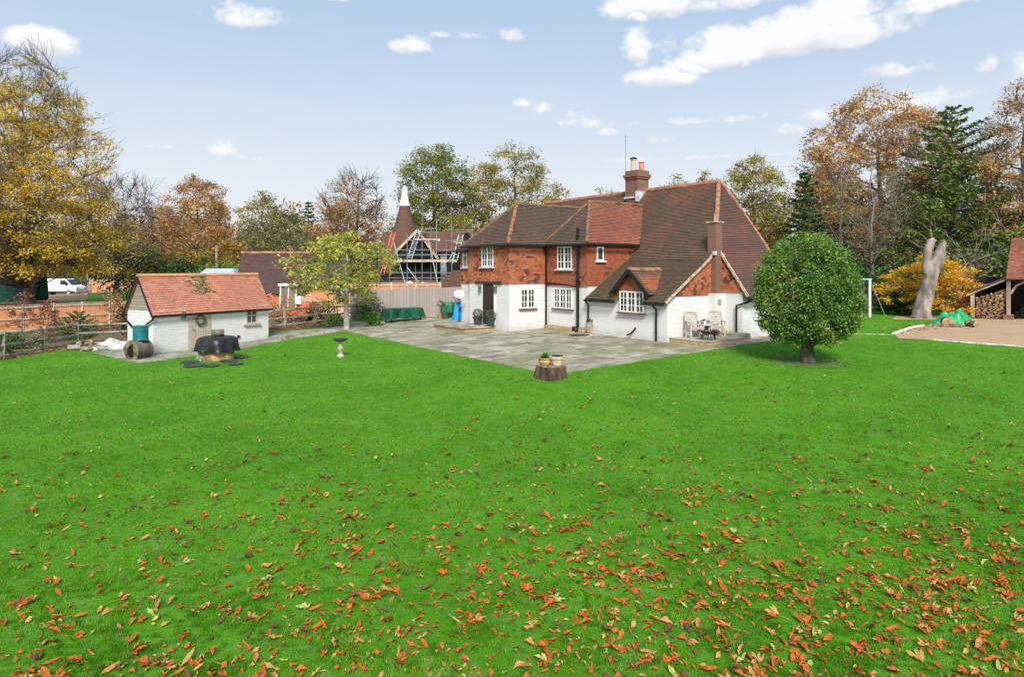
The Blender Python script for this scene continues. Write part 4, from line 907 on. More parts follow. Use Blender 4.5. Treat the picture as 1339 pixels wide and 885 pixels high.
# corner pots
for (px, py, r, h, mat, lab, kind) in ((702.5, 429.5, .16, .36, TERRA_PALE, 'mossy pale pot in the wall corner by the black downpipe', 'ball'), (708.8, 428.5, .15, .3, TERRA, 'orange terracotta pot raised on the wall corner group', 'top'), (715, 428.8, .18, .26, P('dark bronze bowl', (.1, .06, .04), .7, .4), 'brown diamond sided planter beside the yellow plinth', 'none')):
    x, y = GP(px, py); z = g(x, y)+.03
    if kind == 'top':
        y += .15; o = MB().lathe([(.17, 0), (.17, .3), (0, .3)], n=10).build('upturned_pot', P('dark upturned pot', (.07, .05, .04), .8, .3), None); o.location = (x, y, z); props(o, 'dark upturned pot carrying the orange terracotta pot', 'plant pot'); z += .3
    t = pot(lab, x, y, z, r, h, mat)
    if kind != 'none': ball(t, (0, 0, h+.05), r*.9, 80, .07, FRESH, int(px))
    else: tuft(t, h*.8, 20, .12, DKGREEN, 5, 1.2, .03)
x, y = GP(771.5, 436.5); t = pot('tall pinkish planter with magenta flowers against the white wall', x, y, g(x, y)+.03, .17, .52, P('pinkish stone planter', (.36, .26, .23), .85, .25, 5), prof=[(.001, 0), (.16, 0), (.19, .1), (.19, .52), (.165, .52), (.16, .46), (.001, .45)])
ball(t, (0, 0, .57), .19, 160, .07, DKGREEN, 4, sq=.6); ball(t, (0, 0, .64), .17, 34, .06, FLOWER, 6, 'flowers', .6)
x, y = GP(757.5, 439); o = MB().lathe([(.001, .012), (.46, .012), (.47, .0)], n=26).build('drain_cover', SLATE, None); o.location = (x, y, g(x, y)+.032); props(o, 'flat round black drain cover on the patio before the tall planter', 'drain cover')
x, y = GP(865.5, 446); t = pot('terracotta pot on the patio at the gable corner', x, y, g(x, y)+.03, .16, .32, P('sandy terracotta', (.52, .27, .16), .85, .2, 5)); tuft(t, .27, 14, .12, DKGREEN, 6, 1.0, .02)
# raised stone terrace under the gable
ter = thing('stone_terrace', 'low stone terrace with yellow rubble sides under the tile hung gable', 'terrace'); hobj(ter, 0, 0, HZ)
part(MB().prism([(.12, -.06, -.4), (.12, -2.05, -.4), (3.1, -1.75, -.4), (3.1, -.52, -.4), (2.4, -.52, -.4), (2.4, -.06, -.4)], (0, 0, .52)), 'riser', STONE_Y, ter)
part(MB().prism([(.1, -.003, .12), (.1, -2.07, .12), (3.14, -1.77, .12), (3.17, -.53, .12), (2.46, -.53, .12), (2.46, -.003, .12)], (0, 0, .04)), 'paving', SLAB, ter)
part(MB().box((2.2, -1.74, .16), (3.16, -.6, .3)), 'raised_step', SLAB, ter)
ZT = HZ+.16
CHAIRW = P('bleached teak', (.50, .44, .38), .8, .25, 6, c2=(.38, .33, .29))
def chair(label, a, b, rz):
    t = thing('garden_chair', label, 'chair', HU(a, b, ZT), HROT+rz, 'wooden garden chairs on the terrace')
    for sx in (-1, 1):
        part(MB().beam((sx*.27, -.24, 0), (sx*.27, -.24, .62), .05, .05), 'leg', CHAIRW, t); part(MB().beam((sx*.27, .22, 0), (sx*.25, .36, 1.0), .05, .05), 'leg', CHAIRW, t)
        part(MB().beam((sx*.28, -.3, .64), (sx*.27, .28, .66), .07, .035), 'armrest', CHAIRW, t)
    M = MB()
    for i in range(7): M.box((-.25, -.26+i*.075, .4), (.25, -.2+i*.075, .425))
    M.box((-.25, -.24, .35), (.25, -.21, .4)); part(M, 'seat', CHAIRW, t)
    M = MB()
    for i in range(7): z = .5+i*.075; M.box((-.24, .255+(z-.4)*.18, z), (.24, .275+(z-.4)*.18, z+.052))
    M.box((-.25, .33, 1.0), (.25, .37, 1.05)); part(M, 'backrest', CHAIRW, t)
    return t
chair('pale wooden garden chair left of the small terrace table', -.62, .95, -.45); chair('pale wooden garden chair right of the small terrace table', -.85, 2.1, -.72)
tb = thing('side_table', 'low round white table between the two garden chairs', 'table', HU(-.62, 1.52, ZT)); TW = P('white table paint', (.66, .62, .57), .7, .1)
part(MB().lathe([(.001, .5), (.3, .5), (.3, .535), (.001, .535)], n=20), 'tabletop', TW, tb)
for i in range(3): t = i*2.1; part(MB().beam((.22*math.cos(t), .22*math.sin(t), .5), (.26*math.cos(t), .26*math.sin(t), 0), .04), 'leg', TW, tb)
t = pot('dark rounded bowl of succulents on the small white table', *HU(-.62, 1.55, ZT+.535), .15, .16, P('slate bowl', (.16, .17, .19), .6, .2), prof=[(.001, 0), (.08, 0), (.16, .07), (.17, .12), (.13, .16), (.11, .14), (.001, .13)]); tuft(t, .13, 22, .12, FRESH, 7, .9, .025)
for i, (a, b, lab) in enumerate(((-.5, 1.38, 'white lantern jar left of the bowl on the terrace table'), (-.78, 1.42, 'white candle jar in front of the bowl on the terrace table'))):
    o = MB().lathe([(.001, 0), (.05, 0), (.055, .1), (.04, .13), (.001, .13)], n=12).build('candle_jar', WHITE, None); o.location = HU(a, b, ZT+.536); props(o, lab, 'jar')
fb = thing('fire_bowl', 'rusty steel fire bowl on three legs at the terrace edge', 'fire bowl', HU(-1.52, .75, ZT)); RUST = P('rusty steel', (.12, .045, .025), .8, .5, 6, c2=(.05, .02, .014))
part(MB().lathe([(.001, .2), (.2, .22), (.36, .31), (.4, .37), (.42, .37), (.38, .33), (.2, .26), (.001, .25)], n=24), 'bowl', RUST, fb)
for i in range(3): t = i*2.094+.5; part(MB().beam((.24*math.cos(t), .24*math.sin(t), .26), (.34*math.cos(t), .34*math.sin(t), .0), .045, .045), 'leg', RUST, fb)
part(MB().lathe([(.3, .3), (.001, .36)], n=12, wob=.15), 'ash', P('pale ash', (.2, .19, .18), .95, .5, 20), fb)
# coiled hose: green reel bag and yellow hose
M = MB(); pts = [HU(-.62, 2.9, ZT+.55), HU(-.7, 2.86, ZT+.35), HU(-.9, 2.8, ZT+.17), HU(-1.15, 2.45, ZT+.03), HU(-1.3, 2.25, ZT+.03), HU(-1.1, 2.1, ZT+.03), HU(-.95, 2.3, ZT+.04), HU(-.75, 2.35, ZT+.2), HU(-.7, 2.3, ZT+.06)]
M.tube(pts, .022, 6); props(M.build('garden_hose', P('yellow hose', (.75, .6, .04), .5, .1), None), 'yellow garden hose looping from the tap post across the terrace', 'hose')
heap('green_sack', 'small green folded sack on the terrace behind the right chair', 'sack', HU(-.5, 1.9, ZT), (.5, .4, .45), P('green sack', (.03, .16, .11), .7, .3), 5.1, 14)
# ------------------------------------------------------------------ far end of the patio
GTARP = P('dark green tarpaulin', (.012, .10, .055), .4, .35, 4, .5, 10)
def covered(label, p0, p1, wd, h, mat, seed, name='covered_table'):
    p0, p1 = Vector(p0), Vector(p1); L = (p1-p0).length; ang = math.atan2(p1.y-p0.y, p1.x-p0.x); c = (p0+p1)/2
    t = thing(name, label, 'covered table', c, ang); M = MB(); nn = 64; vs = []
    for (k_, z, amp) in ((.0, h, 0), (.92, h+.0, .01), (1.0, h-.05, .015), (1.02, h-.2, .04), (1.06, h-.42, .08), (1.08, h-.58, .1)):
        for j in range(nn):
            t_ = 2*math.pi*j/nn; cx_, sx_ = math.cos(t_), math.sin(t_); q = 1/max(abs(cx_), abs(sx_)); q = min(q, 1.3)
            fo = amp*(math.sin(t_*11+seed)+noise.noise(Vector((cx_*3, sx_*3, seed)))); zz = z+(noise.noise(Vector((cx_*4, sx_*4, seed)))*.12 if amp > .07 else 0)
            if k_ == 1.08: zz = max(zz, .06)
            vs.append((cx_*q*k_*L/2+fo*cx_, sx_*q*k_*wd/2+fo*sx_, zz))
    M.add(vs, [(i*nn+j, i*nn+(j+1) % nn, (i+1)*nn+(j+1) % nn, (i+1)*nn+j) for i in range(5) for j in range(nn)])
    part(M, 'cover', mat, t, smooth=True, recalc=False)
    for i in (-1, 1):
        for j in (-1, 1): part(MB().box((i*L*.42-.03, j*wd*.38-.03, 0), (i*L*.42+.03, j*wd*.38+.03, h-.06)), 'leg', BLACK, t)
    return t
q0, q1 = GX(504, 39.6), GX(549, 41.2); covered('long table under a dark green cover against the grey fence', q0, q1, .9, .78, GTARP, 1)
q0, q1 = GX(580, 41.6), GX(604, 42.0); covered('table under a green cover near the farmhouse corner', q0, q1, .9, .95, P('green tarpaulin', (.02, .15, .075), .4, .35, 4), 4)
q = GX(605, 40.2); heap('blue_tarpaulin', 'crumpled bright blue tarpaulin over a low heap beside the farmhouse wall', 'tarpaulin', q+Vector((0, 0, -.02)), (1.25, .9, .95), P('blue tarpaulin', (.01, .26, .62), .4, .3, 4), 6.3, rough=.5, sharp=3.0)
q = GX(606, 39.85); boulder('log_lump', 'brown lump of wood resting on the blue tarpaulin', 'log', q+Vector((0, -.1, .72)), (.38, .3, .24), P('brown lump', (.1, .05, .035), .9, .4), 5)
q = GX(582, 40.9); t = pot('green glazed pot with low plants in front of the green covered table', q.x, q.y, q.z+.03, .24, .4, P('olive glazed pot', (.07, .09, .04), .5, .3)); tuft(t, .35, 26, .2, FRESH, 9, 1.2, .03)
q = GX(575.5, 41.5); t = pot('small potted shrub with yellowing leaves at the grey fence', q.x, q.y, q.z+.03, .16, .28, TERRA); part(MB().tube([(0, 0, .2), (0, 0, .8)], .02, 5), 'stem', TWIG, t); ball(t, (0, 0, .85), .22, 90, .1, leafm('yellowing leaf', [(.08, .12, .03), (.2, .2, .05)]), 12)
q = GX(500, 38.9); boulder('stone_lump', 'small orange stone at the left foot of the green covered table', 'stone', q+Vector((0, 0, .1)), (.24, .2, .22), P('orange stone', (.5, .32, .2), .9, .3), 2)
# basketball hoop and ball
q = GX(600.2, 36.6); bh = thing('basketball_hoop', 'childrens basketball hoop on a black pole beside the blue tarpaulin', 'basketball hoop', q+Vector((0, 0, .03)))
part(MB().lathe([(.26, 0), (.27, .06), (.1, .12), (.03, .14)], n=16), 'base', BLACK, bh); part(MB().tube([(0, 0, .1), (0, 0, 1.75)], .025, 8), 'pole', BLACK, bh)
bdm = MB(); pr = [(.26*math.cos(i*math.pi/10)*1.05, -.04, 1.72+.22*math.sin(i*math.pi/10)) for i in range(20)]; bdm.prism(pr, (0, .03, 0)); bd = part(bdm, 'backboard', WHITE, bh)
M = MB()
for p_, q_ in (((-.08, 1.64), (.08, 1.64)), ((.08, 1.64), (.08, 1.78)), ((.08, 1.78), (-.08, 1.78)), ((-.08, 1.78), (-.08, 1.64))): M.beam((p_[0], -.045, p_[1]), (q_[0], -.045, q_[1]), .03, .02)
part(M, 'target_square', P('grey line', (.2, .2, .25), .6, .1), bd)
part(MB().tube([(-.2+.13*math.cos(i*math.pi/8), -.12+.13*math.sin(i*math.pi/8), 1.56) for i in range(17)], .012, 5), 'hoop_ring', P('purple plastic', (.1, .05, .16), .5, .2), bh)
M = MB()
for i in range(10):
    t_ = i*math.pi/5; M.tube([(-.2+.13*math.cos(t_), -.12+.13*math.sin(t_), 1.56), (-.14+.08*math.cos(t_+.3), -.12+.08*math.sin(t_+.3), 1.42), (-.08+.07*math.cos(t_), -.12+.07*math.sin(t_), 1.28)], .007, 3)
part(M, 'net', P('blue grey net', (.12, .1, .22), .8, .2), bh)
q = GX(608, 36.3); bm = bmesh.new(); bmesh.ops.create_uvsphere(bm, u_segments=20, v_segments=12, radius=.125); me = bpy.data.meshes.new('ball'); bm.to_mesh(me); bm.free()
me.polygons.foreach_set('use_smooth', [True]*len(me.polygons)); me.materials.append(P('dull orange rubber', (.55, .30, .22), .7, .2)); o = link(bpy.data.objects.new('basketball', me)); o.location = q+Vector((0, 0, .15)); props(o, 'faded orange ball on the patio at the foot of the hoop', 'ball')

# ------------------------------------------------------------------ log store, garage, right-hand yard
OAK = P('weathered oak frame', (.36, .31, .26), .85, .3, 3, .5, 20, c2=(.24, .2, .16), stretch=(1, 1, .3))
gx, gy = GX(1319, 39.4).x, 39.4; gz = .7; GR = -.64
gar = thing('open_garage', 'oak framed open garage with clay tile roof and log lean to beside the gravel', 'garage', (gx, gy, gz), GR)
def post(M, x, y, h, w=.2): M.box((x-w/2, y-w/2, 0), (x+w/2, y+w/2, h)); return M
part(MB().box((-.26, -.26, -.2), (.26, .26, .3)), 'plinth', BRICK, gar)
for (x, y, h) in ((0, 0, 2.3), (-1.72, .05, 1.48), (3.0, 0, 2.3), (6.0, 0, 2.3)):
    part(post(MB(), x, y, h), 'post', OAK, gar)
part(MB().beam((0, -.0, 2.38), (6.2, -.0, 2.38), .2, .2), 'beam', OAK, gar); part(MB().tube([(.1, 0, 1.5), (.35, 0, 1.95), (.85, 0, 2.27)], .08, 4), 'brace', OAK, gar)
part(MB().beam((-2.05, -.12, 1.38), (.02, -.12, 2.42), .08, .16), 'rafter', OAK, gar)
mb = MB(); roof(mb, [(-2.1, -.2, 1.46), (.05, -.2, 2.52), (.05, 4.6, 2.52), (-2.1, 4.6, 1.46)], seed=31); part(mb, 'lean_to_roof', ROOF_BARN, gar)
mb = MB(); roof(mb, [(-.12, -.35, 2.35), (6.4, -.35, 2.35), (6.4, 2.3, 4.75), (.12, 2.3, 4.75)], seed=32); part(mb, 'roof', ROOF_RED, gar)
mb = MB(); roof(mb, [(-.12, 4.95, 2.35), (.12, 2.3, 4.75), (6.4, 2.3, 4.75), (6.4, 4.95, 2.35)], seed=33); part(mb, 'roof', ROOF_RED, gar)
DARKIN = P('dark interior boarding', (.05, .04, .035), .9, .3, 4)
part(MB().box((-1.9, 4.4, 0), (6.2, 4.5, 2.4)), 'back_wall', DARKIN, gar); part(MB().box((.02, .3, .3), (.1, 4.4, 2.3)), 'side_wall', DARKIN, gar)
part(MB().prism([(.02, 4.5, 2.36), (.02, 2.3, 4.6), (.02, -.1, 2.45)], (.08, 0, 0)), 'gable', BLACK_BOARD, gar)
part(MB().tube([(-.15, -.42, 2.3), (6.4, -.42, 2.3)], .05, 6), 'gutter', BLACK, gar)
part(MB().box((-1.9, -.1, -.12), (-.1, 4.4, .06)), 'log_bearer', WOOD_DARK, gar)
WOODC = P('split firewood', (.42, .25, .13), .9, .4, 2.5, .5, 16, c2=(.2, .11, .06)); WOODD = P('old split firewood', (.26, .17, .11), .9, .4, 2.5, .5, 16, c2=(.12, .08, .055)); WOODP = P('pale split firewood', (.55, .38, .23), .9, .3, 2.5, .5, 16)
rr = random.Random(5); z = .06; proto = []
RM = Matrix.Translation((gx, gy, gz)) @ Matrix.Rotation(GR, 4, 'Z')
for mm in (WOODC, WOODD, WOODP):
    for sd_ in range(2):
        r2 = random.Random(sd_+3); nn = 5; pl = [(.085*(1+r2.uniform(-.35, .3))*math.cos(2*math.pi*i/nn), 0, .06*(1+r2.uniform(-.3, .3))*math.sin(2*math.pi*i/nn)) for i in range(nn)]
        mb = MB().prism(pl, (0, .4, 0)); o = mb.build('split_log', mm, None); COL.objects.unlink(o); proto.append(o.data); bpy.data.objects.remove(o)
while z < 1.75:
    x = -1.56
    while x < -.2:
        zmax = 1.2+(x+1.6)*.42
        if z < zmax-.05:
            sx_w = rr.uniform(.12, .34); x += sx_w/2
            o = bpy.data.objects.new('split_log', rr.choice(proto[0:4] if z < 1.1 else proto)); link(o); o.location = RM @ Vector((x+rr.uniform(-.02, .02), .1+rr.uniform(-.06, .05), z+.05)); o.rotation_euler = (0, rr.uniform(-.25, .25), GR+rr.uniform(-.1, .1)); o.scale = (sx_w/.15, 1, rr.uniform(.6, 1.0))
            props(o, 'split firewood log in the stack filling the oak lean to', 'log', 'split logs stacked in the lean to')
        x += sx_w/2+.01 if z < zmax-.05 else .1
    z += .085
# a small ride-on mower inside the garage: just its nose shows
q = RM @ Vector((.9, 1.2, .06)); mo = thing('lawn_mower', 'dark lawn mower parked just inside the open garage', 'mower', q, -1.0)
part(MB().obox((0, 0, .5), (.5, .9, .32), taper=.75), 'hood', BLACK, mo); part(MB().obox((0, .7, .62), (.45, .4, .12)), 'seat', BLACK, mo); part(MB().box((-.4, -.2, .12), (.4, .5, .3)), 'deck', P('dark grey steel', (.08, .08, .085), .5, .2), mo)
for sx in (-1, 1):
    for yy_, r_ in ((-.35, .2), (.75, .27)): w_ = part(MB().tube([(sx*.3, yy_, r_), (sx*.42, yy_, r_)], r_, 16), 'wheel', BLACK, mo); part(MB().tube([(sx*.42, yy_, r_), (sx*.43, yy_, r_)], r_*.5, 12), 'rim', WHITE, w_)
# green tarp heap and logs in front of it
GT2 = P('bright green tarpaulin', (.02, .30, .10), .4, .3, 4, c2=(.015, .2, .07))
x, y = GP(1254, 425); heap('green_tarpaulin', 'crumpled bright green tarpaulin heaped on the gravel edge', 'tarpaulin', (x, y+.4, g(x, y)), (2.1, 1.4, .66), GT2, 8.4, rough=.4, rz=-.15)
x, y = GP(1264, 411); heap('green_tarpaulin', 'small scrap of green tarpaulin behind the larger green heap', 'tarpaulin', (x, y, g(x, y)+.05), (.55, .4, .4), GT2, 3.3, 14, rough=.6)
x, y = GP(1239, 427.5); log('log', 'cut round log leaning at the left front of the green tarpaulin', (x-.1, y-.2, g(x, y)+.24), (x+.1, y+.3, g(x, y)+.26), .26, .25)
x, y = GP(1272, 428); log('log', 'dark log poking out at the right of the green tarpaulin', (x, y-.25, g(x, y)+.17), (x-.1, y+.3, g(x, y)+.17), .17, .16)
x, y = GP(1267, 428); log('log', 'pale split log between the tarpaulin and the dark log', (x-.15, y-.1, g(x, y)+.3), (x+.2, y+.2, g(x, y)+.3), .09, .09)
x, y = GP(1249, 428); log('log', 'thin brown log under the front edge of the green tarpaulin', (x-.3, y-.1, g(x, y)+.08), (x+.35, y, g(x, y)+.08), .08, .07)
# swing frame
q = GX(1137.3, 41.6); sw = thing('swing_frame', 'white garden swing frame with a pale blue seat near the brown fence', 'swing', q)
part(MB().box((-.06, -.06, -.1), (.06, .06, 2.3)), 'post', WHITE, sw); part(MB().beam((.02, 0, 2.25), (1.02, .1, 0), .04, .04), 'strut', P('grey steel strut', (.2, .22, .22), .5, .2), sw)
part(MB().beam((-2.6, 0, 2.3), (.12, 0, 2.3), .07, .07), 'crossbar', P('pale blue steel', (.4, .55, .62), .5, .1), sw); part(MB().box((-2.5, -.04, -.1), (-2.4, .04, 2.26)), 'post', WHITE, sw)
part(MB().tube([(-.35, 0, 2.28), (-.35, 0, .55)], .012, 4), 'rope', RAIL, sw); part(MB().tube([(-.75, 0, 2.28), (-.75, 0, .55)], .012, 4), 'rope', RAIL, sw); part(MB().box((-.8, -.1, .5), (-.3, .1, .55)), 'seat', P('turquoise seat', (.05, .45, .5), .5, .1), sw)
# grotesque dead trunk
q = GX(1204, 40.2); dt = thing('dead_trunk', 'bare bleached forked dead trunk leaning before the orange maple', 'dead tree', q)
def skinny(path, rad, n=22, seed=0):
    M = MB(); M.tube(path, rad, n)
    vs = []
    for i, v in enumerate(M.v):
        v = Vector(v); vs.append(tuple(v+Vector((noise.noise(v*1.3+Vector((seed, 0, 0))), noise.noise(v*1.3+Vector((0, seed, 0))), 0))*.16+Vector((noise.noise(v*4.2), noise.noise(v*4.2+Vector((7, 0, 0))), 0))*.05))
    M.v = vs; return M
s_ = 40.2/F
def pt(px, py, d=0): return Vector(((px-1204)*s_, d, CAMZ+(HY-py)*s_-q.z))
def dens_path(ps, rs, m=8):
    P_, R_ = [], []
    for i in range(len(ps)-1):
        for j in range(m): t = j/m; P_.append(ps[i].lerp(ps[i+1], t)); R_.append(rs[i]+(rs[i+1]-rs[i])*t)
    return P_+[ps[-1]], R_+[rs[-1]]
a_, b_ = dens_path([pt(1205, 421), pt(1205, 410), pt(1208, 395), pt(1213, 378), pt(1217.5, 360), pt(1222, 346)], [.60, .50, .44, .41, .39, .36]); part(skinny(a_, b_), 'trunk', DEADWOOD, dt, smooth=True)
a_, b_ = dens_path([pt(1219, 358), pt(1226, 340, .05), pt(1231, 326, .1), pt(1235.5, 317.5, .12)], [.38, .30, .28, .27]); l1 = part(skinny(a_, b_, 12, 3), 'limb', DEADWOOD, dt, smooth=True)
a_, b_ = dens_path([pt(1216, 358), pt(1213.5, 342, -.05), pt(1214, 328, -.05), pt(1218.5, 316, 0), pt(1222, 312.5, 0)], [.34, .26, .23, .2, .14]); l2 = part(skinny(a_, b_, 12, 5), 'limb', DEADWOOD, dt, smooth=True)
part(MB().lathe([(.27, 0), (.26, .01), (0, .012)], n=12), 'cut_end', LOGEND, l1); l1.children[-1].location = pt(1235.8, 317, .12); l1.children[-1].rotation_euler = (0, .35, 0)

# ------------------------------------------------------------------ beyond the fences: van, excavator, barns, oast
van = thing('white_van', 'white panel van parked on the leaf strewn track under the trees', 'van', (0, 0, 0), 0)
q = GX(79, 80); van.location = q+Vector((0, 0, .03)); VW = P('white van paint', (.8, .81, .83), .3, .04, 4, spec=.5)
prof = [(-2.4, .35), (-2.42, 1.0), (-2.38, 1.85), (-2.25, 1.95), (.9, 1.95), (1.15, 1.88), (1.75, 1.25), (2.3, 1.05), (2.42, .8), (2.42, .35)]
M = MB(); nprof = len(prof); vs = []
for y_, sc_ in ((-.95, .0), (-.9, .06), (.9, .06), (.95, .0)):
    for (x_, z_) in prof:
        yy_ = y_*(1 if z_ < 1.1 else 1-.1*(z_-1.1)); vs.append((x_*(1-.0), yy_ if abs(y_) > .92 else yy_, z_-(0 if abs(y_) < .92 else .03 if z_ > 1 else 0)))
M.add(vs, [tuple(range(nprof-1, -1, -1)), tuple(range(3*nprof, 4*nprof))]+[(r_*nprof+i, r_*nprof+(i+1) % nprof, (r_+1)*nprof+(i+1) % nprof, (r_+1)*nprof+i) for r_ in range(3) for i in range(nprof)])
part(M, 'body', VW, van); CARG = P('dark car glass', (.015, .018, .022), .08, .2, spec=.6)
part(MB().prism([(1.62, -.93, 1.28), (.55, -.93, 1.28), (.55, -.88, 1.78), (1.12, -.88, 1.78)], (0, -.012, 0)), 'window', CARG, van)
part(MB().prism([(1.78, -.8, 1.27), (1.2, -.74, 1.86), (1.2, .74, 1.86), (1.78, .8, 1.27)], (.02, 0, .02)), 'windscreen', CARG, van)
for x_ in (1.55, -1.5):
    for y_ in (-.97, .79):
        w_ = part(MB().tube([(x_, y_, .33), (x_, y_+.18, .33)], .33, 20), 'wheel', P('tyre', (.02, .02, .02), .9, .2), van); part(MB().tube([(x_, y_-.01 if y_ < 0 else y_+.18, .33), (x_, y_+.0 if y_ < 0 else y_+.19, .33)], .2, 14), 'rim', P('wheel grey', (.4, .41, .42), .4, .1), w_)
part(MB().box((2.3, -.85, .75), (2.43, -.5, .95)), 'headlight', P('lamp glass', (.6, .6, .6), .1, .1), van); part(MB().box((2.3, .5, .75), (2.43, .85, .95)), 'headlight', P('lamp glass', (.6, .6, .6), .1, .1), van)
part(MB().box((-2.4, -.965, .35), (2.35, -.95, .52)), 'sill_trim', BLACK, van); part(MB().box((1.25, -1.1, 1.2), (1.38, -.94, 1.4)), 'wing_mirror', BLACK, van); part(MB().box((.3, -.962, 1.05), (.5, -.952, 1.1)), 'door_handle', BLACK, van)
# field gate and post by the van
q = GX(110.5, 82); gt = thing('field_gate', 'grey timber field gate between the white van and the bank', 'gate', q)
for x_ in (-.45, .7): part(MB().box((x_-.07, -.07, -.1), (x_+.07, .07, 1.25)), 'post', WOOD_GREY, gt)
M = MB()
for z_ in (.2, .45, .7, .95): M.box((-.38, -.03, z_), (.63, .03, z_+.1))
part(M, 'bars', WOOD_GREY, gt)
q = GX(116, 83); o = MB().tube([(0, 0, -.1), (-.25, 0, 3.0)], [.09, .07], 7).build('leaning_pole', WOOD_GREY, None); o.location = q; props(o, 'leaning timber pole at the left end of the far orange fence', 'pole')
q = GX(283, 70); o = MB().tube([(0, 0, -.1), (0, 0, 5.0)], [.16, .13], 8).build('utility_pole', WOOD_GREY, None); o.location = q; props(o, 'short grey timber pole standing above the shed roof before the woods', 'pole')
# green nets by the big tree
for px, lab, hh in ((57, 'dark green hanging net cover right of the yellow tree trunk', 3.2), (48, 'folded green parasol cover leaning near the yellow tree trunk', 3.0)):
    q = GX(px, 62); o = MB().lathe([(.3, .2), (.36, .6), (.3, 1.6), (.2, hh-.4), (.05, hh)], n=14, wob=.15).build('furled_cover', P('dark teal canvas', (.01, .07, .06), .8, .3), None, smooth=True); o.location = q; props(o, lab, 'parasol')
q0 = GX(-20, 66); q1 = GX(33, 66); o = MB().box((0, -.03, -.2), (q1.x-q0.x, .03, 2.6)).build('screen_panel', P('dark green netting', (.012, .06, .045), .9, .3, 3), None); o.location = q0; props(o, 'dark green windbreak screen at the far left behind the yellow tree', 'screen')
# mini excavator
q = GX(385, 44.5); ex = thing('mini_excavator', 'white and orange mini excavator behind the dark rail fence', 'excavator', q, -.15)
EXO = P('excavator orange', (.75, .12, .035), .5, .15)
part(MB().obox((.35, 0, .75), (1.6, 1.3, .5), taper=.92), 'body', EXO, ex); part(MB().obox((.95, 0, 1.0), (.7, 1.25, .55), taper=.75), 'counterweight', EXO, ex)
M = MB()
for (x_, y_) in ((-.75, -.5), (.35, -.5), (-.75, .5), (.35, .5)): M.beam((x_, y_, .9), (x_*.94, y_*.94, 2.38), .08, .08)
M.beam((-.2, -.5, .9), (-.16, -.47, 2.38), .06, .06); M.box((-.85, -.58, 2.36), (.48, .58, 2.5)); cb_ = part(M, 'cab', VW, ex)
part(MB().box((-.68, -.42, 1.0), (.3, .42, 2.34)), 'cab_glass', P('grey cab glass', (.1, .1, .1), .1, .5, 1.5, c2=(.3, .2, .14), spec=.6), cb_)
part(MB().obox((-.05, -.05, 1.1), (.5, .5, .7)), 'seat', BLACK, cb_)
part(MB().obox((.55, -.3, 1.45), (.4, .7, .5), taper=.7), 'engine_cover', VW, ex)
part(MB().tube([(-.9, 0, .9), (-1.7, 0, 1.75), (-2.3, 0, 1.5)], .12, 6), 'boom', EXO, ex); part(MB().tube([(-2.3, 0, 1.55), (-2.55, 0, .7)], .1, 6), 'dipper', EXO, ex); part(MB().prism([(-2.75, -.25, .2), (-2.35, -.25, .2), (-2.3, -.25, .7), (-2.7, -.25, .75)], (0, .5, 0)), 'bucket', BLACK, ex)
for y_ in (-.6, .6): part(MB().prism([(-.8, y_-.15, .0), (.8, y_-.15, 0), (.98, y_-.15, .22), (.8, y_-.15, .45), (-.8, y_-.15, .45), (-.98, y_-.15, .22)], (0, .3, 0)), 'track', BLACK, ex)
# long barn behind the shed
q = A(310, 350, 52); bn = thing('tiled_barn', 'long low barn with a dark tiled roof behind the shed', 'barn', (q.x, 52, -.2), .18)
part(MB().box((0, 0, -.5), (8.0, 5.6, 2.1)), 'wall', brick('orange barn brick', (.5, .2, .1), (.4, .15, .08), (.4, .3, .22)), bn)
mb = MB(); roof(mb, [(-.2, -.3, 1.9), (8.2, -.3, 1.9), (8.2, 2.8, 5.05), (-.2, 2.8, 5.05)], seed=41, wave=.09); part(mb, 'roof', ROOF_BARN, bn)
mb = MB(); roof(mb, [(-.2, 5.9, 1.9), (-.2, 2.8, 5.05), (8.2, 2.8, 5.05), (8.2, 5.9, 1.9)], seed=42); part(mb, 'roof', ROOF_BARN, bn)
part(MB().prism([(-.05, .0, 2.1), (-.05, 2.8, 4.95), (-.05, 5.6, 2.1)], (.12, 0, 0)), 'gable_boarding', ORANGE_GABLE, bn)
part(MB().tube([(-.25, 2.8, 5.08), (8.2, 2.8, 5.1)], .13, 7), 'ridge_tiles', RIDGE, bn)
q = A(288, 352, 62); o = thing('metal_shed', 'blue grey metal roofed outbuilding glimpsed behind the tiled shed', 'outbuilding', (q.x, 62, 0), .1)
part(MB().box((-1.6, -2, -.5), (1.8, 2, 2.6)), 'wall', WEATHER_BOARD, o); part(MB().prism([(-1.8, -2.2, 2.6), (2.0, -2.2, 2.6), (1.3, -.5, 3.62), (-1.1, -.5, 3.62)], (0, 2.6, 0)), 'roof', P('blue grey sheet roof', (.38, .45, .52), .5, .1), o)
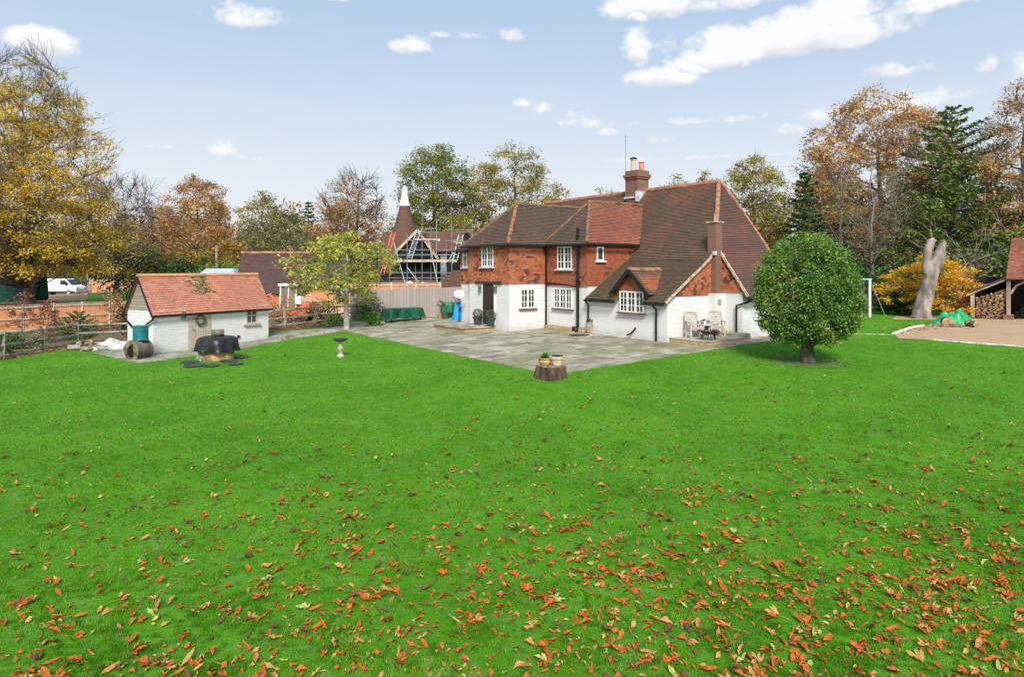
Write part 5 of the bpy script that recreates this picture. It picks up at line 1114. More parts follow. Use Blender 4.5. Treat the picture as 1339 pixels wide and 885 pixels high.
# oast house
OY = 60.0; so = OY/F
def O(px, py, d=0): return Vector(((px-530)*(OY+d)/F+(530-CX)*d/F, d, CAMZ+(HY-py)*(OY+d)/F))
ob = thing('oast_barn', 'black weatherboarded barn with brown tiled roofs behind the scaffolding', 'barn', ((530-CX)*so, OY, 0))
w0, w1, wap = O(513, 334), O(569.5, 334), O(546.3, 301)
part(MB().prism([(w0.x, 0, 2.6), (w1.x, 0, 2.6), (w1.x, 0, w0.z-.1), (wap.x, 0, wap.z-.12), (w0.x, 0, w0.z-.1)], (0, 5, 0)), 'gable_wall', BLACK_BOARD, ob)
e0 = O(478, 336, 2.2); part(MB().box((O(483, 0, 2.5).x, 2.5, 2.4), (w0.x+.05, 7, e0.z+.0)), 'wall', BLACK_BOARD, ob)
e1 = O(590, 330, 1.5); part(MB().box((w1.x-.05, 1.5, 2.4), (O(622, 0, 1.5).x, 7, 5.1)), 'wall', BLACK_BOARD, ob)
part(MB().box((O(483, 0, 2.4).x, 2.35, -.5), (w0.x, 7, 2.4)), 'brick_base', BRICK, ob); part(MB().box((w0.x-.02, -.08, -.5), (w1.x+.02, 5, 2.6)), 'brick_base', BRICK, ob); part(MB().box((w1.x+.02, 1.4, -.5), (O(622, 0, 1.5).x, 7, 2.4)), 'brick_base', BRICK, ob)
ry = wap.z
mb = MB(); roof(mb, [(w0.x-.25, -.25, w0.z-.3), (wap.x, -.25, ry), (wap.x, 6, ry), (w0.x-.25, 6, w0.z-.3)], gauge=.2, seed=51); roof(mb, [(w1.x+.25, -.25, w0.z-.3), (w1.x+.25, 6, w0.z-.3), (wap.x, 6, ry), (wap.x, -.25, ry)], gauge=.2, seed=52); part(mb, 'roof', ROOF_OAST, ob)
part(MB().beam((w0.x-.25, -.3, w0.z-.32), (wap.x, -.3, ry-.02), .05, .22).beam((w1.x+.25, -.3, w0.z-.32), (wap.x, -.3, ry-.02), .05, .22), 'bargeboard', P('sawn timber', (.55, .4, .24), .8, .2), ob)
l0 = O(476, 337, 1.9); l1 = O(505, 302, 6); mb = MB()
sl_ = (ry-l0.z)/(5.2-1.9)
roof(mb, [(l0.x, 1.9, l0.z), (wap.x-.4, 1.9, l0.z), (wap.x-.1, 5.2, ry), (O(508, 0, 5.2).x, 5.2, ry)], gauge=.2, seed=53); part(mb, 'roof', ROOF_OAST, ob)
mb = MB(); r0 = O(569, 329, .9); r1 = O(626, 329, .9); roof(mb, [(wap.x+1.0, .9, r0.z), (r1.x+.6, .9, r0.z), (r1.x+.6, 4.4, ry+.1), (wap.x+.1, 4.4, ry+.1)], gauge=.2, seed=54); part(mb, 'roof', ROOF_OAST, ob)
d0, d1, dp = O(604, 312, .6), O(618, 312, .6), O(609.5, 302.5, .6)
part(MB().prism([(d0.x, .6, d0.z-.5), (d1.x, .6, d0.z-.5), (d1.x, .6, d0.z), (dp.x, .6, dp.z), (d0.x, .6, d0.z)], (0, 3, 0)), 'dormer', BLACK_BOARD, ob)
mb = MB(); roof(mb, [(d0.x-.15, .45, d0.z-.15), (dp.x, .45, dp.z+.02), (dp.x, 4, dp.z+.02), (d0.x-.15, 4, d0.z-.15)], gauge=.2, seed=55); roof(mb, [(d1.x+.15, .45, d0.z-.15), (d1.x+.15, 4, d0.z-.15), (dp.x, 4, dp.z+.02), (dp.x, .45, dp.z+.02)], gauge=.2, seed=56); part(mb, 'dormer_roof', ROOF_OAST, ob)
wn0, wn1 = O(576, 331, 1.4), O(583.5, 365, 1.4); part(MB().box((wn0.x, 1.36, 2.5), (wn1.x, 1.45, wn0.z)), 'window', P('pale grey glazing', (.3, .34, .35), .2, .2), ob)
kl = thing('oast_kiln', 'conical brown tiled oast kiln topped by a white cowl', 'oast house', ((529-CX)*70/F, 70, 0))
sk = 70/F
part(MB().lathe([(1.75, -.5), (1.75, 5.9)], n=28), 'wall', BRICK, kl)
M = MB(); nn = 40; zb, zt = 5.8, CAMZ+(HY-269)*sk
for i in range(26):
    t0, t1 = i/26, (i+1)/26; r0 = 1.85*(1-t0)+.46*t0-.2*math.sin(math.pi*t0)*.5; r1 = 1.85*(1-t1)+.46*t1-.2*math.sin(math.pi*t1)*.5; o_ = len(M.v)
    for j in range(nn):
        a = 2*math.pi*j/nn; M.v.append(((r0+.035)*math.cos(a), (r0+.035)*math.sin(a), zb+(zt-zb)*t0))
    for j in range(nn):
        a = 2*math.pi*j/nn; M.v.append((r1*math.cos(a), r1*math.sin(a), zb+(zt-zb)*t1))
    for j in range(nn):
        M.f.append((o_+j, o_+(j+1) % nn, o_+nn+(j+1) % nn, o_+nn+j)); M.uv[len(M.f)-1] = [(j*.3, i*.2+.01), ((j+1)*.3, i*.2+.01), ((j+1)*.3, i*.2+.19), (j*.3, i*.2+.19)]
part(M, 'roof', ROOF_OAST, kl)
cw = part(MB().lathe([(.55, zt-.05), (.56, zt+.08), (.46, zt+.3), (.14, zt+2.0), (.001, zt+2.05)], n=18), 'cowl', P('white cowl boarding', (.82, .83, .84), .5, .05, 8), kl, smooth=False)
part(MB().beam((.0, 0, zt+1.0), (.5, -.3, zt+1.4), .05), 'cowl_vane', WHITE, cw)
# scaffolding
TUBE = P('galvanised scaffold tube', (.27, .29, .29), .45, .2, 6, metal=.3); TUBEG = P('green marked scaffold tube', (.25, .38, .25), .5, .3, 6); DECK = P('scaffold board', (.55, .42, .28), .85, .3, 3)
sf = thing('scaffolding', 'tube scaffolding with timber decks in front of the black barn', 'scaffolding', ((530-CX)*so, OY-1.4, 0))
def S(px, py, d=0): return Vector(((px-530)*(OY-1.4+d)/F+(530-CX)*(d-1.4)/F, d, CAMZ+(HY-py)*(OY-1.4+d)/F))
z5 = lambda x_: 470+x_/5.53
for x_, top in ((140, 415), (218, 425), (345, 420), (405, 600), (453, 300), (517, 370), (557, 315), (630, 495), (668, 325), (760, 560), (815, 345)):
    d = 0 if x_ in (140, 218, 345, 453, 557, 668, 760) else 1.1; a = S(z5(x_), 230+top/5.53, d); part(MB().tube([(a.x, d, -.4), (a.x, d, a.z)], .035, 6), 'standard', TUBEG if x_ in (557, 815) else TUBE, sf)
for yy_, x0, x1, d in ((535, 130, 720, 0), (572, 130, 720, 0), (700, 240, 720, 0), (738, 215, 720, 0), (570, 345, 720, 1.1), (410, 440, 580, 0), (383, 430, 560, 0), (390, 620, 830, 0), (470, 620, 760, 0), (405, 700, 820, 1.1), (465, 345, 560, 0)):
    a, b = S(z5(x0), 230+yy_/5.53, d), S(z5(x1), 230+yy_/5.53, d); part(MB().tube([(a.x, d-.05, a.z), (b.x, d-.05, b.z)], .035, 6), 'ledger', TUBE, sf)
for x_ in (140, 218, 345, 453, 557, 668):
    a = S(z5(x_), 230+608/5.53); part(MB().tube([(a.x, -.2, a.z-.08), (a.x, 1.3, a.z-.08)], .03, 5), 'transom', TUBE, sf)
for (xa, ya, xb, yb) in ((240, 450, 335, 790), (500, 465, 570, 790), (345, 660, 430, 770), (690, 540, 640, 620), (700, 530, 672, 640)):
    a, b = S(z5(xa), 230+ya/5.53), S(z5(xb), 230+yb/5.53); part(MB().tube([(a.x, -.1, a.z), (b.x, -.1, b.z)], .04, 6), 'brace', P('white brace', (.5, .5, .48), .5, .1), sf)
for yy_, x0, x1, d, hh in ((606, 225, 705, 0, .2), (617, 225, 705, .5, .06), (455, 402, 582, 0, .2), (465, 676, 758, 0, .2)):
    a, b = S(z5(x0), 230+yy_/5.53, d), S(z5(x1), 230+yy_/5.53, d); part(MB().box((a.x, d, a.z-hh), (b.x, d+(.06 if hh > .1 else .9), a.z)), 'deck_board', DECK, sf)
def ladder(label, p0, p1, w_, mat, n=16, cat='ladder'):
    p0, p1 = Vector(p0), Vector(p1); t = thing('ladder', label, cat, p0); d = p1-p0
    for sx in (-1, 1): part(MB().beam((sx*w_/2, 0, 0), d+Vector((sx*w_/2, 0, 0)), .06, .06), 'stile', mat, t)
    M = MB()
    for i in range(1, n): q_ = d*(i/n); M.tube([q_+Vector((-w_/2, 0, 0)), q_+Vector((w_/2, 0, 0))], .025, 4)
    part(M, 'rungs', mat, t)
of = Vector(((530-CX)*so, OY-1.4, 0))
ladder('orange ladder leaning on the left end of the scaffolding', of+S(z5(165), 230+710/5.53, -.9), of+S(z5(248), 230+405/5.53, -.1), .3, EXO)
ALU = P('aluminium', (.6, .62, .63), .4, .1, metal=.3)
ladder('silver ladder rising over the black gable of the barn', of+S(z5(360), 230+605/5.53, .3), of+S(z5(432), 230+385/5.53, .9), .4, ALU)
ladder('short silver ladder at the right end of the scaffolding', of+S(z5(690), 230+610/5.53, .3), of+S(z5(735), 230+425/5.53, .6), .4, ALU, 9)
# pale sheet and low red lean-to roof over the grey fence
q = A(541, 376, 52); o = heap('dust_sheet', 'white dust sheet over materials showing above the grey fence', 'sheet', (q.x, 52, .6), (3.0, 1.6, 1.85), P('white dust sheet', (.8, .8, .78), .7, .05), 1.4, rough=.12, sharp=5)
q = A(601, 366, 50); o = thing('outhouse', 'low red tiled outhouse roof between the grey fence and the farmhouse', 'outbuilding', (q.x, 50, 0)); mb = MB(); roof(mb, [(-2.6, 0, 1.8), (1.5, 0, 1.8), (1.5, 2.2, 3.5), (-.6, 2.2, 3.5)], seed=61); part(mb, 'roof', ROOF_OAST, o); part(MB().box((-2.2, .3, -.3), (1.4, 3.2, 1.8)), 'wall', BRICK, o)
close_board('board_fence', 'strip of new orange boarding showing over the grey fence below the scaffolding', (-12.2, 49.0), (-5.2, 49.6), 2.35, ORANGE_BOARD, OFF_POST, 6, face=-1, base=.2, rails=2)
# ------------------------------------------------------------------ trees
def vnoise(seed):
    rs = random.Random(seed); ks = [(Vector((rs.gauss(0, 1), rs.gauss(0, 1), rs.gauss(0, 1)))*rs.uniform(1.2, 3), rs.uniform(0, 6)) for _ in range(7)]
    K = np.array([k_[0][:] for k_ in ks]); ph = np.array([k_[1] for k_ in ks])
    return lambda D: np.sin(D @ K.T+ph).mean(-1)*1.6
PROF = {'oak': [(0, .35), (.12, .75), (.35, 1), (.6, .95), (.8, .7), (.93, .4), (1, .12)], 'spread': [(0, .6), (.2, .95), (.45, 1), (.7, .8), (.9, .45), (1, .15)],
        'tall': [(0, .45), (.25, .85), (.5, 1), (.75, .8), (.9, .5), (1, .15)], 'dome': [(0, .95), (.2, 1), (.45, .95), (.7, .78), (.88, .5), (1, .15)], 'fan': [(0, .2), (.3, .55), (.6, .9), (.8, 1), (.92, .75), (1, .35)],
        'egg': [(0, .45), (.06, .72), (.18, .95), (.35, 1), (.55, .97), (.75, .82), (.9, .55), (.97, .3), (1, .12)]}
def tree(name, label, cat, base, H, R, seed, leafmat, prof='oak', base_h=.25, nl=11, nc=150, per=60, lsize=.2, spread=.7, bare=0.0, bark=BARK, tr=None, twigs=3, twl=.9, flat=.3, lean=(0, 0), mintw=.02, shell=.45, group=None, lump=.3, asp=.55, trunk_to=.8, limb0=.5, limbR=.8, drop=None, spz=.6):
    """tapered trunk, limbs, branches and twigs, with leaves in clumps round the branch ends"""
    rg = np.random.default_rng(seed); rr = random.Random(seed); base = Vector(base); t = thing(name, label, cat, base, 0, group)
    pr = np.array(PROF[prof]); fn = vnoise(seed); tr = tr or H*.022
    def env(h): return R*np.interp(h, pr[:, 0], pr[:, 1])
    zb = H*base_h; hc = H-zb
    # clump centres
    C = []
    while len(C) < nc:
        m_ = nc*3; h = rg.uniform(0, 1, m_); th = rg.uniform(0, 2*np.pi, m_); rad = rg.uniform(0, 1, m_)**shell
        D = np.stack([np.cos(th)*1.2, np.sin(th)*1.2, h*3], 1); e = env(h)*(1+lump*fn(D)); ok = rg.uniform(0, R*1.1, m_) < e*1.1*np.maximum(rad, .3)
        p = np.stack([np.cos(th)*e*rad, np.sin(th)*e*rad, zb+hc*h*(1+.0*rad)], 1); p[:, 0] += lean[0]*h; p[:, 1] += lean[1]*h; C += list(p[ok])
    C = np.array(C[:nc])
    M = MB(); nodes = []
    tp = [Vector((0, 0, -.25)), Vector((0, 0, H*.02))]; rs_ = [tr*1.5, tr*1.15]; nt = 7
    for i in range(1, nt+1):
        q = i/nt; z = H*(.02+(trunk_to-.02)*q); tp.append(Vector((lean[0]*max(0, (z-zb)/hc)*.8+rr.gauss(0, .012*H)*q, lean[1]*max(0, (z-zb)/hc)*.8+rr.gauss(0, .012*H)*q, z))); rs_.append(tr*(1.05-.85*q))
    M.tube(tp, rs_, 8)
    for p, r in list(zip(tp, rs_))[2:]: nodes.append((p, r*.7))
    def onaxis(z):
        for i in range(len(tp)-1):
            if tp[i].z <= z <= tp[i+1].z:
                f = (z-tp[i].z)/(tp[i+1].z-tp[i].z); return tp[i].lerp(tp[i+1], f), rs_[i]+(rs_[i+1]-rs_[i])*f
        return tp[-1], rs_[-1]
    for i in range(nl):
        q = (i+.5)/nl; h1 = .12+.8*q; az_ = i*2.399+rr.uniform(-.4, .4); e = float(env(h1))*limbR*rr.uniform(.75, 1.1)
        end = Vector((math.cos(az_)*e+lean[0]*h1, math.sin(az_)*e+lean[1]*h1, zb+hc*h1)); z0 = max(H*.08, min(end.z-limb0*e, H*trunk_to*.97)); s, r0 = onaxis(max(z0, zb*.75 if base_h > .12 else z0))
        mid = s.lerp(end, .5)+Vector((rr.gauss(0, .06)*e, rr.gauss(0, .06)*e, rr.uniform(-.02, .12)*e)); pts, rds = [], []
        for j in range(7):
            f = j/6; p = s.lerp(mid, f).lerp(mid.lerp(end, f), f)+Vector((rr.gauss(0, .02)*e, rr.gauss(0, .02)*e, rr.gauss(0, .015)*e))*(1 if 0 < j else 0); pts.append(p); rds.append(max(mintw*1.2, r0*.62*(1-f*.85)))
        M.tube(pts, rds, 6)
        for p, r in zip(pts[2:], rds[2:]): nodes.append((p, r))
    NP = np.array([n_[0][:] for n_ in nodes]); NR = [n_[1] for n_ in nodes]
    tips = []
    for c in C:
        d = np.linalg.norm(NP-c, axis=1)+.9*np.maximum(0, NP[:, 2]-c[2]+.1*R); j = int(d.argmin()); s = Vector(NP[j]); e = Vector(c); L = (e-s).length
        m1 = s.lerp(e, .5)+Vector((rr.gauss(0, .1)*L, rr.gauss(0, .1)*L, rr.uniform(-.02, .14)*L)); r = max(mintw, min(NR[j]*.6, .012*L+.02)); M.tube([s, s.lerp(m1, .5).lerp(m1.lerp(e, .0), .5), m1, m1.lerp(e, .55), e], [r, r*.85, r*.7, r*.5, max(mintw*.7, r*.35)], 4, False)
        dirn = (e-s).normalized()
        for _ in range(twigs):
            v = (dirn+Vector((rr.gauss(0, .55), rr.gauss(0, .55), rr.gauss(.2, .4)))).normalized(); a0 = m1.lerp(e, rr.uniform(.2, 1)); l = twl*rr.uniform(.5, 1.2); b0 = a0+v*l
            M.tube([a0, a0.lerp(b0, .5)+Vector((rr.gauss(0, .06), rr.gauss(0, .06), rr.gauss(0, .06)))*l, b0], [mintw*.8, mintw*.65, mintw*.4], 3, False); tips.append(b0)
    part(M, 'trunk', bark, t, uv=False, recalc=False, smooth=True)
    keep = rg.uniform(0, 1, nc) >= (bare if np.isscalar(bare) else np.interp((C[:, 2]-zb)/hc, np.linspace(0, 1, len(bare)), bare))
    L = C[keep]
    if len(L) and leafmat is not None:
        k_ = rg.poisson(per*(1.35 if H > 8 else 1), len(L)); lsize = lsize*(.78 if H > 8 else 1); idx_ = np.repeat(np.arange(len(L)), k_); n = len(idx_)
        sp = spread*rg.uniform(.65, 1.25, len(L))[idx_]; off = rg.normal(size=(n, 3)); off /= np.maximum(np.linalg.norm(off, axis=1), .3)[:, None]; off *= (rg.uniform(0, 1, n)**.5*1.3)[:, None]
        P_ = L[idx_]+off*sp[:, None]*np.array([1, 1, spz]); P_[:, 2] = np.maximum(P_[:, 2], .05)
        if drop is not None: P_ = P_[P_[:, 2] > drop]
        fast('crown', leafquads(P_, lsize, rg, asp, flat), 4, leafmat, t)
    return t
def conifer(name, label, base, H, R, seed, leafmat, levels=26, lsize=.35, bark=BARK, group=None, droop=.35, top=1.0, z0=.06, ragged=.25, dens=1.0, show_trunk=False):
    rg = np.random.default_rng(seed); rr = random.Random(seed); t = thing(name, label, 'conifer', base, 0, group); M = MB(); P_ = []
    M.tube([(0, 0, -.3), (0, 0, H*.5), (0, 0, H)], [H*.022, H*.013, .02], 7)
    for i in range(levels):
        q = (i+rr.uniform(-.3, .3))/levels; q = max(0, q); z = H*(z0+(1-z0)*q); nb = max(3, int(7*(1-q*.6)))
        for j in range(nb):
            az_ = j*2*math.pi/nb+i*1.1+rr.uniform(-.4, .4); l = R*((1-q)**.62+.03)*(1+rr.uniform(-ragged, ragged)); up = .25-droop*(1-q*.8); d = Vector((math.cos(az_), math.sin(az_), up))
            e = Vector((0, 0, z))+d*l; e.z += .12*l; M.tube([(0, 0, z), Vector((0, 0, z))+d*l*.55, e], [.03+.012*l, .02+.006*l, .012], 4, False)
            n = int(l/R*90*dens)+10; f = rg.uniform(.12, 1.05, n)**.75; wv = l*.16*(1.15-f); pp = np.array([0, 0, z])+np.outer(f*l, np.array(d))+np.outer(np.maximum(0, f-.55)*.27*l, [0, 0, 1]); sd_ = np.array([-math.sin(az_), math.cos(az_), 0])
            pp += np.outer(rg.normal(0, 1, n)*wv, sd_)+rg.normal(0, .05*l+.03, (n, 3))*np.array([.5, .5, .6]); P_.append(pp)
    part(M, 'trunk', bark, t, uv=False, recalc=False, smooth=True)
    P_ = np.concatenate(P_); fast('crown', leafquads(P_, lsize, rg, .4, .5), 4, leafmat, t); return t
def shrub(name, label, cat, base, size, seed, leafmat, n=2500, lsize=.18, stems=7, group=None, lumps=9, bark=TWIG, shell=.7, asp=.55):
    rg = np.random.default_rng(seed); rr = random.Random(seed); t = thing(name, label, cat, base, 0, group); sx, sy, sz = size; P_ = []; M = MB()
    for i in range(lumps):
        az_ = rr.uniform(0, 6.28); q = rr.uniform(0, .65); c = np.array([math.cos(az_)*q*sx/2, math.sin(az_)*q*sy/2, sz*rr.uniform(.28, .68)]); r = rr.uniform(.28, .42)
        m_ = n//lumps; d = rg.normal(size=(m_, 3)); d /= np.linalg.norm(d, axis=1)[:, None]; P_.append(c+d*(rg.uniform(.2, 1, m_)**.4)[:, None]*np.array([sx*r, sy*r, sz*min(r*1.1, .34)])+rg.normal(0, .05, (m_, 3)))
        M.tube([(rr.uniform(-.1, .1)*sx, rr.uniform(-.1, .1)*sy, -.1), (c[0]*.5, c[1]*.5, c[2]*.6), tuple(c)], [.05, .035, .015], 4)
    part(M, 'stems', bark, t, uv=False, recalc=False)
    P_ = np.concatenate(P_); P_[:, 2] = np.maximum(P_[:, 2], .05)
    fast('foliage', leafquads(P_, lsize, rg, asp, .2), 4, leafmat, t); return t
_lm = leafm
def leafm(name, cols, *a, **k):
    f = BR.get(name, 1.75)
    if name in ('clipped bay leaf', 'magnolia leaf'): k['rnd'] = .6
    return _lm(name, [tuple(min(.85, x*f) for x in c) for c in cols], *a, **k)
BR = {'orange maple leaf': 1.55, 'clipped bay leaf': 1.95, 'russet oak leaf': 2.8, 'olive oak leaf': 2.1, 'green oak leaf': 2.0, 'brown wood': 2.3, 'far wood leaf': 2.3, 'magnolia leaf': 2.6, 'conifer needle': 2.1, 'bluish conifer needle': 2.0, 'grey green thicket': 2.1, 'yellow beech leaf': 1.85, 'leaf litter': 1.0, 'golden leaf': 1.6, 'pale green strap': 1.2, 'laurel leaf': 1.6}
def at(px, Y, dz=0): q = GX(px, Y); q.z += dz; return q
def HH(px, top, Y): return CAMZ+(HY-top)/F*Y-g((px-CX)/F*Y, Y)
def WW(w_, Y): return w_/2/F*Y
YELLOW = leafm('yellow beech leaf', [(.13, .115, .02), (.30, .22, .025), (.48, .31, .03), (.58, .35, .045)], .4, .22)
RUSSET = leafm('russet oak leaf', [(.085, .055, .025), (.15, .09, .035), (.23, .13, .045), (.30, .18, .06)], .3, .3)
OLIVE = leafm('olive oak leaf', [(.06, .06, .015), (.13, .12, .025), (.22, .19, .035), (.33, .22, .05)], .35, .3)
GREENO = leafm('green oak leaf', [(.045, .06, .012), (.09, .11, .02), (.16, .17, .035), (.26, .2, .05)], .35, .3)
GOLD = leafm('golden leaf', [(.17, .1, .02), (.3, .17, .03), (.42, .24, .04)], .35, .3)
BROWNW = leafm('brown wood', [(.11, .07, .045), (.17, .10, .055), (.24, .13, .05), (.2, .15, .05)], .2, .12)
CONIF = leafm('conifer needle', [(.018, .036, .011), (.04, .075, .02), (.08, .13, .035)], .15, .5)
CONIFB = leafm('bluish conifer needle', [(.03, .05, .012), (.075, .105, .022), (.14, .18, .04)], .15, .5)
LAUREL = leafm('laurel leaf', [(.015, .035, .01), (.03, .07, .018), (.07, .13, .035)], .2, .5)
GREYG = leafm('grey green thicket', [(.05, .055, .025), (.1, .105, .045), (.16, .15, .06)], .25, .4)
BAYL = leafm('clipped bay leaf', [(.015, .04, .008), (.035, .085, .015), (.075, .15, .025), (.12, .19, .04), (.30, .26, .05)], .25, 1.2, .45)
MAGL = leafm('magnolia leaf', [(.03, .05, .012), (.075, .095, .018), (.15, .155, .03), (.27, .24, .05), (.36, .28, .06)], .35, .7, .45)
MAPLE = leafm('orange maple leaf', [(.42, .32, .02), (.6, .36, .02), (.62, .28, .025), (.6, .17, .025)], .4, .45)
COPPER = leafm('copper beech leaf', [(.11, .04, .03), (.2, .075, .045), (.26, .11, .06)], .3, .8)

# foreground and garden trees
bq = GP(1056, 474.5)
tree('round_bush', 'clipped round evergreen tree on a short trunk on the lawn', 'tree', (bq[0], bq[1], g(*bq)), 4.45, 1.70, 5, BAYL, 'egg', .17, 12, 900, 50, .088, .2, 0, P('dark lawn tree bark', (.10, .085, .06), .95, .4, 4, .6, 9, c2=(.05, .05, .03)), .24, 1, .25, .1, mintw=.008, shell=.32, lump=.065, trunk_to=.6, limb0=.9, spz=.9)
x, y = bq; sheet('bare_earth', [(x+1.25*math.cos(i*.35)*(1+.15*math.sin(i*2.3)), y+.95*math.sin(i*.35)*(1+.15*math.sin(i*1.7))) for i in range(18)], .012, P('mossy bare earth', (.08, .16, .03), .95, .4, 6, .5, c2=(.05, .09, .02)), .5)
mq = GX(453, 36.6)
tree('magnolia_tree', 'pale trunked magnolia with yellow green leaves at the patio edge', 'tree', mq, HH(453, 306, 36.6), 2.75, 21, MAGL, 'oak', .26, 9, 100, 78, .2, .44, 0, BARK_WHITE, .15, 2, .4, .15, mintw=.012, shell=.5, lump=.7, trunk_to=.85, limb0=.55, asp=.42)
q = at(38, 55); tree('yellow_beech', 'huge golden yellow beech at the far left with bare upper twigs', 'tree', q, HH(38, 66, 55), 6.0, 33, YELLOW, 'dome', .16, 22, 900, 52, .25, .75, (0, .12, .15, .5, 1), BARK, .45, 4, 1.7, .25, mintw=.022, shell=.6, lump=.35, trunk_to=.6, limb0=.75, spz=.6)
# copper saplings and small fir behind the rail fence
for i, (px, Y, h, lab, mt, r) in enumerate(((29, 35, 2.7, 'brown leaved copper beech sapling nearest the left edge behind the rail fence', COPPER, .95), (63, 37, 2.2, 'thin copper beech sapling left of the dark fir behind the rail fence', COPPER, .5),
                              (148, 36.5, 2.6, 'upright copper beech sapling just left of the white shed', RUSSET, .55))):
    q = at(px, Y); tree('beech_sapling', lab, 'sapling', q, h, r, 60+i, mt, 'tall', .08, 8, 46, 26, .1, .2, .05, TWIG, .04, 3, .45, .2, mintw=.008, lump=.3)
q = at(101, 34.6); conifer('small_fir', 'small dark spreading fir behind the corner post of the rail fence', q, HH(101, 406, 34.6), 1.25, 71, CONIF, 11, .12, dens=.7, droop=.1, z0=.1)
q = at(163, 37); shrub('evergreen_shrub', 'dark shrub tucked behind the gable end of the white shed', 'shrub', q, (1.3, 1.2, 1.9), 72, LAUREL, 900, .13)
for i, (px, Y, sz, lab, mt) in enumerate(((8, 29.5, (2.0, 1.2, .9), 'low weedy bush at the far left foot of the rail fence', LAUREL), (36, 32.5, (2.6, 1.0, .8), 'leafless brown bramble patch behind the left rail fence', GREYG), (372, 41.5, (3.4, 1.4, 1.9), 'russet hedge behind the dark rail fence beside the shed', RUSSET),
                                          (420, 41, (2.6, 1.6, 1.5), 'dark leafy shrub left of the magnolia trunk behind the rail fence', LAUREL), (478, 41.5, (2.6, 1.4, 1.7), 'dark evergreen shrub right of the magnolia trunk', LAUREL), (437, 38.3, (1.4, .9, .75), 'pale green lavender like clump left of the magnolia trunk', leafm('pale green strap', [(.12, .17, .04), (.22, .28, .07), (.32, .34, .12)])),
                                          (484, 37.7, (1.3, .9, .85), 'bright green fern clump right of the magnolia trunk', FRESH))):
    q = at(px, Y); shrub('garden_shrub', lab, 'shrub', q, sz, 80+i, mt, 1000 if i not in (2,) else 1500, .12, lumps=8)
# orange maple, laurels and thicket on the right
q = at(1217, 42.6); tree('orange_maple', 'orange and yellow autumn maple behind the dead trunk', 'tree', q, HH(1217, 333, 42.6), 2.75, 90, MAPLE, 'dome', .1, 11, 190, 62, .15, .42, 0, BARK, .1, 2, .5, .8, mintw=.012, shell=.5, lump=.5, spz=.38)
RHODO = [(1142, 49, (4.5, 3.5, 2.6), 'dark laurel behind the swing frame and brown fence'), (1175, 47.5, (5, 3, 3.6), 'tall dark laurel between the swing and the maple'), (1180, 44, (3.2, 2, 1.7), 'low dark laurel at the left foot of the maple'), (1262, 46, (5, 3, 4.6), 'large dark laurel to the right of the orange maple'),
         (1290, 47, (5, 3.5, 4.8), 'tall dark laurel above the log lean to roof'), (1325, 50, (6, 4, 5.6), 'tall dark laurel rising behind the garage roof'), (1235, 48, (5, 3, 4.6), 'dark laurel directly behind the maple crown'), (1110, 51, (5, 3, 4.0), 'dark laurel half hidden by the clipped round tree')]
for i, (px, Y, sz, lab) in enumerate(RHODO): shrub('laurel_bush', lab, 'shrub', at(px, Y), sz, 100+i, LAUREL if i % 3 else GREYG, 3400, .22, lumps=12)
q = at(1255, 44.5); tree('leaning_dead_tree', 'pale leafless spreading tree behind the dead trunk and maple', 'tree', q, HH(1255, 276, 44.5), 4.4, 120, None, 'fan', .25, 8, 48, 0, .1, .3, 1, P('dull pale bark', (.27, .225, .18), .95, .3, 3), .15, 3, 1.0, lean=(1.5, 0), mintw=.014, shell=.5, trunk_to=.5, limb0=.6, limbR=.9)
for i, (px, Y, top, r, lab) in enumerate(((1140, 50, 205, 2.4, 'slender grey leafless tree behind the white swing post'), (1100, 54, 222, 2.6, 'slender grey leafless tree above the clipped round tree'), (1168, 53, 228, 2.2, 'thin bare grey tree between the swing and the big conifer'))):
    q = at(px, Y); tree('bare_tree', lab, 'tree', q, HH(px, top, Y), r, 130+i, GREYG, 'tall', .3, 9, 70, 26, .17, .55, .3, P('grey winter bark', (.2, .175, .145), .95, .3, 3), .14, 3, 1.0, mintw=.013, lump=.3, trunk_to=.95, limb0=1.1)
q = at(1245, 53); conifer('tall_conifer', 'tallest dark green conifer above the orange maple on the right', q, HH(1247, 138, 53), 5.9, 140, CONIFB, 44, .34, ragged=.35, droop=.3, dens=1.6, z0=.1)
q = at(1052, 56); conifer('tall_conifer', 'medium dark conifer between the farmhouse roof and the clipped round tree', q, HH(1052, 222, 56), 2.5, 141, CONIF, 28, .32, ragged=.3, dens=1.5)
q = at(403, 140); conifer('tall_conifer', 'distant dark fir on the skyline left of the oast cowl', q, HH(403, 262, 140), 3.4, 142, CONIF, 26, .7, ragged=.3, dens=.8)
